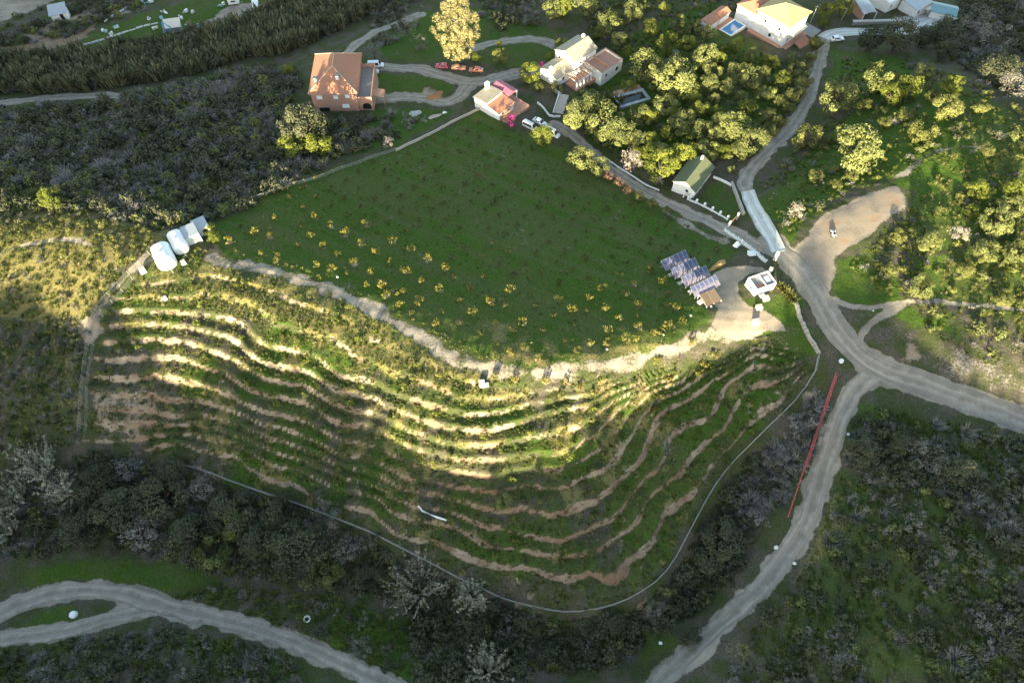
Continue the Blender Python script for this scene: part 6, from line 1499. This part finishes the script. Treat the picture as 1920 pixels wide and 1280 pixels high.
# the tall eucalyptus
p = at(862, 118); sc = pxscale(p); eh = 22.0
eu = empty('eucalyptus_tree', p, .4, 'very tall sunlit eucalyptus towering behind the wrecked cars', 'tree')
rng = np.random.default_rng(77); C = []; N = []; T = []
LOBES = [(0, 0, 21, 3.2), (2.6, .5, 17.5, 3.2), (-3.2, 0, 16, 3.4), (1.0, -1.5, 14, 3.4), (4.2, 0, 12.5, 3.0), (-4.4, .5, 11, 3.0), (-.8, -1.2, 9.5, 3.0), (3.6, -.6, 8, 2.7), (-2.6, -1, 6.2, 2.5), (.8, -1.0, 4.6, 2.4), (2.4, .6, 3.2, 1.9), (-.6, 0, 2.4, 1.8), (1.2, .5, 24, 2.2), (-1.8, .4, 19, 2.6)]
for lx, ly, lz, lr in LOBES:
    for k in range(20):
        d = rng.normal(size=3); d /= np.linalg.norm(d); c = np.array([lx, ly, lz]) + d * lr * rng.uniform(.5, 1.05); m = 62
        e = rng.normal(size=(m, 3)); e /= np.linalg.norm(e, axis=1)[:, None]
        C.append(c + e * rng.uniform(.4, 1.0, (m, 1)) * lr * np.array([.30, .30, .42])); N.append(e * .7 + d * .6 + [0, 0, .2]); T.append(.6 * rng.uniform() + .4 * rng.uniform(0, 1, m))
v, q = leaf_quads(np.vstack(C), np.vstack(N), .28, .5, rng); link('crown', mesh_from('crown', [(v, q, 0, np.concatenate(T))], [M_EUCA]), eu)
M_PALEBARK = mat('pale_bark', (.24, .20, .15), .85, .2, 3, .15, .3, 10)
parts = [(*tube((0, 0, -.5), (.3, 0, 9), .45, .32, 8), 0, 0), (*tube((.3, 0, 9), (.1, .2, 20), .32, .08, 8), 0, 0)]
for k in range(14):
    z = 4 + k * 1.05; t = k * 2.4; e = (4.0 * math.cos(t) * rng.uniform(.6, 1), 4.0 * math.sin(t) * rng.uniform(.6, 1), z + 2.5); parts.append((*tube((.25, .05, z), e, .13, .03, 5), 0, 0))
link('trunk', mesh_from('trunk', parts, [M_PALEBARK]), eu)

# giant cane clumps in the gully
def cane_clump(label, px, py, rpx, seed, lean):
    p = at(px, py); R = rpx / pxscale(p); rng = np.random.default_rng(seed); n = 85
    root = empty('giant_cane', p, 0, label, 'cane clump', 'giant canes in the gully')
    stems = []; V = []; Q = []; off = 0; LT = []
    for i in range(n):
        t = rng.uniform(0, 6.28); b0 = np.array([math.cos(t), math.sin(t), 0]) * R * .25 * rng.uniform(0, 1)
        out = np.array([math.cos(t + rng.normal(0, .3)), math.sin(t + rng.normal(0, .3)), 0]); h = R * rng.uniform(.9, 1.5)
        tip = b0 + out * R * rng.uniform(.2, 1.0) + np.array(lean) * R * .35 + [0, 0, h]
        stems.append((*tube(b0 - [0, 0, .3], tip, .045, .02, 4), 0, 0))
        d = tip - b0; m = 26; f = rng.uniform(.35, 1.08, m)[:, None]
        C = b0 + d * f + rng.normal(0, .10, (m, 3)); nn = rng.normal(size=(m, 3)) + out * .5
        v, q = leaf_quads(C, nn, .30, .30, rng); V.append(v); Q.append(q + off); off += len(v); LT.append(np.full(m, rng.uniform(0, 1)))
    link('plumes', mesh_from('plumes', [(np.vstack(V), np.vstack(Q), 0, np.concatenate(LT))], [M_CANE]), root)
    link('stems', mesh_from('stems', stems, [M_BARK]), root)
cane_clump('great pale cane clump with splayed plumes below the fence', 788, 1110, 58, 1, (-.1, .5, 0))
cane_clump('smaller pale cane clump just right of the great one', 886, 1120, 32, 2, (0, .3, 0))
cane_clump('pale cane clump cut by the bottom edge of the picture', 912, 1262, 40, 3, (.2, .5, 0))
for i, (px, py, r, lab) in enumerate(((40, 940, 44, 'feathery pale cane stand at the left edge, lowest of its group'), (90, 890, 44, 'feathery pale cane stand at the left edge, topmost of its group'), (20, 1000, 36, 'feathery pale cane stand against the left edge above the grass'), (130, 925, 34, 'feathery pale cane stand furthest from the left edge'))): cane_clump(lab, px, py, r, 10 + i, (-.2, .3, 0))

# bright fleshy hedge by the hut and palms by the pergola
def rosette(name, label, cat, px, py, n, R, H, m, seed, spread=(1, 1), w=.12):
    p = at(px, py); root = empty(name, p, .6, label, cat); me = make_blades('leaves', seed, m, R * .7, H, n, w, 1.1); o = link('leaves', me, root); o.scale = (spread[0], spread[1], 1)
    link('stem', mesh_from('stem', [(*tube((0, 0, -.3), (0, 0, H * .4), .12, .08, 6), 0, 0)], [M_BARK]), root)
for i, (px, py) in enumerate(((1461, 541), (1468, 548), (1475, 555), (1481, 561), (1486, 567))):
    rosette('agave', ['bright yellow agave nearest to the hut, first of the hedge', 'second bright yellow agave of the hedge counted from the hut', 'middle bright yellow agave of the hedge by the masonry wall', 'fourth bright yellow agave of the hedge counted from the hut', 'last bright yellow agave of the hedge, touching the masonry wall'][i], 'agave', px, py, 70, 1.1, 1.4, M_PALM, 700 + i, w=.14)
for i, (px, py, lab) in enumerate(((1134, 196, 'spiky palm left of the pair in front of the white house'), (1156, 200, 'spiky palm right of the pair in front of the white house'), (1526, 92, 'spiky palm by the roadside below the ochre-roofed villa'))):
    rosette('palm', lab, 'palm', px, py, 120, 2.4, 3.4, M_PALM, 720 + i, w=.2)

# ------------------------------------------------------------------ saplings
def sapling_mesh(seed, leafm):
    rng = np.random.default_rng(seed); C, N, T = clump_points(rng, 10, 15, .72, .46, .74, .26, .2)
    v, q = leaf_quads(C, N, .135, .55, rng); tv, tq = tube((0, 0, -.1), (0, 0, 1.0), .035, .02, 5)
    return mesh_from('sapling', [(v, q, 0, T), (tv, tq, 1, 0)], [leafm, M_BARK])
SAPM = [sapling_mesh(800 + i, M_SAP) for i in range(8)]
SAPX = [sapling_mesh(840 + i, M_SAPSHADE) for i in range(6)]
SAPD = [sapling_mesh(820 + i, M_CITRUS) for i in range(6)]
LITS = [(518,408),(593,405),(619,421),(480,430),(505,442),(582,441),(649,438),(687,421),(606,461),(677,454),(738,451),(633,476),(705,471),(730,490),(662,492),(692,510),(487,475),(520,482),(592,497),(621,505),(717,530),(754,546),(723,551),(760,508),(689,533),(750,568),(427,451),
 (790,524),(827,542),(785,564),(772,466),(802,484),(832,503),(888,584),(920,562),(955,541),(982,604),(1045,559),(1075,580),(1105,557),(1128,539),(1137,615),(1137,577),(1163,595),(1173,635),(1195,572),(1200,612),(1215,505),(1230,622),(1190,532),(1243,527),(1252,567),(1252,609),(1107,642),(1010,672),(957,660),(982,650),(1193,634),(1138,642),(1082,657),(927,704),(965,710),(1022,712),(1065,717),(1090,727),(1117,734),(1235,677),(1257,715),(1237,744),(1223,767),(1083,790),(817,604),(1252,548),(1270,575),(1280,600),(1295,640),(1320,690),(1345,665),(1310,700)]
SP = [at(px, py, .7) for px, py in LITS]
d1 = at(827, 542, .7) - at(648, 437, .7); nrow = 6; e1 = d1.xy.normalized() * (d1.xy.length / nrow); e2 = Vector((e1.y, -e1.x)).normalized() * 4.6; o0 = at(648, 437, .7).xy
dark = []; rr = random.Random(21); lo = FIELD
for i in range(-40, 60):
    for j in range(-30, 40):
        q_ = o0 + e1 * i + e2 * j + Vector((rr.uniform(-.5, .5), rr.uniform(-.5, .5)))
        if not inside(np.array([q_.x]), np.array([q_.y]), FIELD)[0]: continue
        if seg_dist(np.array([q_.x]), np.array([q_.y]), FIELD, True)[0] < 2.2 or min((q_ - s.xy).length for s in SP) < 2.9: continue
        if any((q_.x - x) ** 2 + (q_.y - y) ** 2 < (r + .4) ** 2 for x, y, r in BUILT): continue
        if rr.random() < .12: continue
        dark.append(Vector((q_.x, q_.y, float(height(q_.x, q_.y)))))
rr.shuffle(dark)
def sapling(p, me, label, group, s):
    o = link('sapling', me); o.location = p - Vector((0, 0, .03)); o.rotation_euler = (rr.uniform(-.1, .1), rr.uniform(-.1, .1), rr.uniform(0, 6.28)); o.scale = (s * rr.uniform(.85, 1.2), s * rr.uniform(.85, 1.2), s * rr.uniform(.85, 1.2)); tag(o, label, 'sapling', group)
SMARKS = dict(MARKP); SMARKS.update({k: at(*v) for k, v in {'the irrigation kiosk': (906, 727), 'the white pump huts': (378, 450), 'the uppermost solar array': (1266, 489), 'the lowest solar array': (1322, 540), 'the flat-roofed hut': (1419, 553), 'the end of the coped field wall': (742, 284), 'the bend of the crest track': (800, 640), 'the left end of the foot fence': (318, 866), 'the lowest bend of the foot fence': (1075, 1146), 'the masonry wall': (1510, 620), 'the plastic table by the roadside wall': (1380, 463), 'the small meter box below the tanks': (269, 509), 'the white bucket above the track': (633, 520), 'the white sack at the field edge': (1295, 592), 'the kiosk side of the track bucket': (880, 652), 'the pipe end by the crest track': (1138, 655)}.items()})
del SMARKS['the kiosk side of the track bucket']
def sapling_set(points, meshes, adj, group, s0, s1):
    near = {}
    for i, p in enumerate(points):
        nm = min(SMARKS, key=lambda k: (SMARKS[k] - p).length); near.setdefault(nm, []).append(((SMARKS[nm] - p).length, i))
    lab = {}
    for nm, ls in near.items():
        for k, (_, i) in enumerate(sorted(ls)): lab[i] = f"{adj}, {ordinal(k + 1)} of its kind to {nm}"
    for i, p in enumerate(points): sapling(p, rr.choice(meshes), lab[i], group, rr.uniform(s0, s1))
sapling_set(SP, SAPM, 'bright yellow-green sapling', 'sunlit saplings on the field', 1.05, 1.6)
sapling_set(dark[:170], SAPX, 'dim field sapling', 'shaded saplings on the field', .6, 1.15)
ts = in_poly_samples(TREG, 900, np.random.default_rng(5)); keep = []
for x, y in ts:
    fr_ = bilerp(GX, GY, FR, np.array([x]), np.array([y]))[0]
    if not .45 < fr_ < .9: continue
    if any((x - a_) ** 2 + (y - b_) ** 2 < 9.5 for a_, b_ in keep): continue
    keep.append((x, y))
    if len(keep) >= 150: break
sapling_set([Vector((x, y, float(height(x, y)))) for x, y in keep], SAPD, 'leafy terrace sapling', 'saplings on the terraces', .7, 1.25)

# trodden, drier earth round each sapling
for q_ in [p.xy for p in SP] + [Vector(k) for k in keep]:
    i0, i1 = np.searchsorted(GX, [q_.x - 1.2, q_.x + 1.2]); j0, j1 = np.searchsorted(GY, [q_.y - 1.2, q_.y + 1.2])
    dd = np.hypot(XX[j0:j1, i0:i1] - q_.x, YY[j0:j1, i0:i1] - q_.y); SOIL[j0:j1, i0:i1] = np.maximum(SOIL[j0:j1, i0:i1], .48 * (1 - smooth(.3, 1.15, dd)))
gme.attributes['bare'].data.foreach_set('color', np.stack([DIRT, SOIL, MOW, np.ones(XX.shape)], -1).astype(np.float32).ravel())
gme.update()
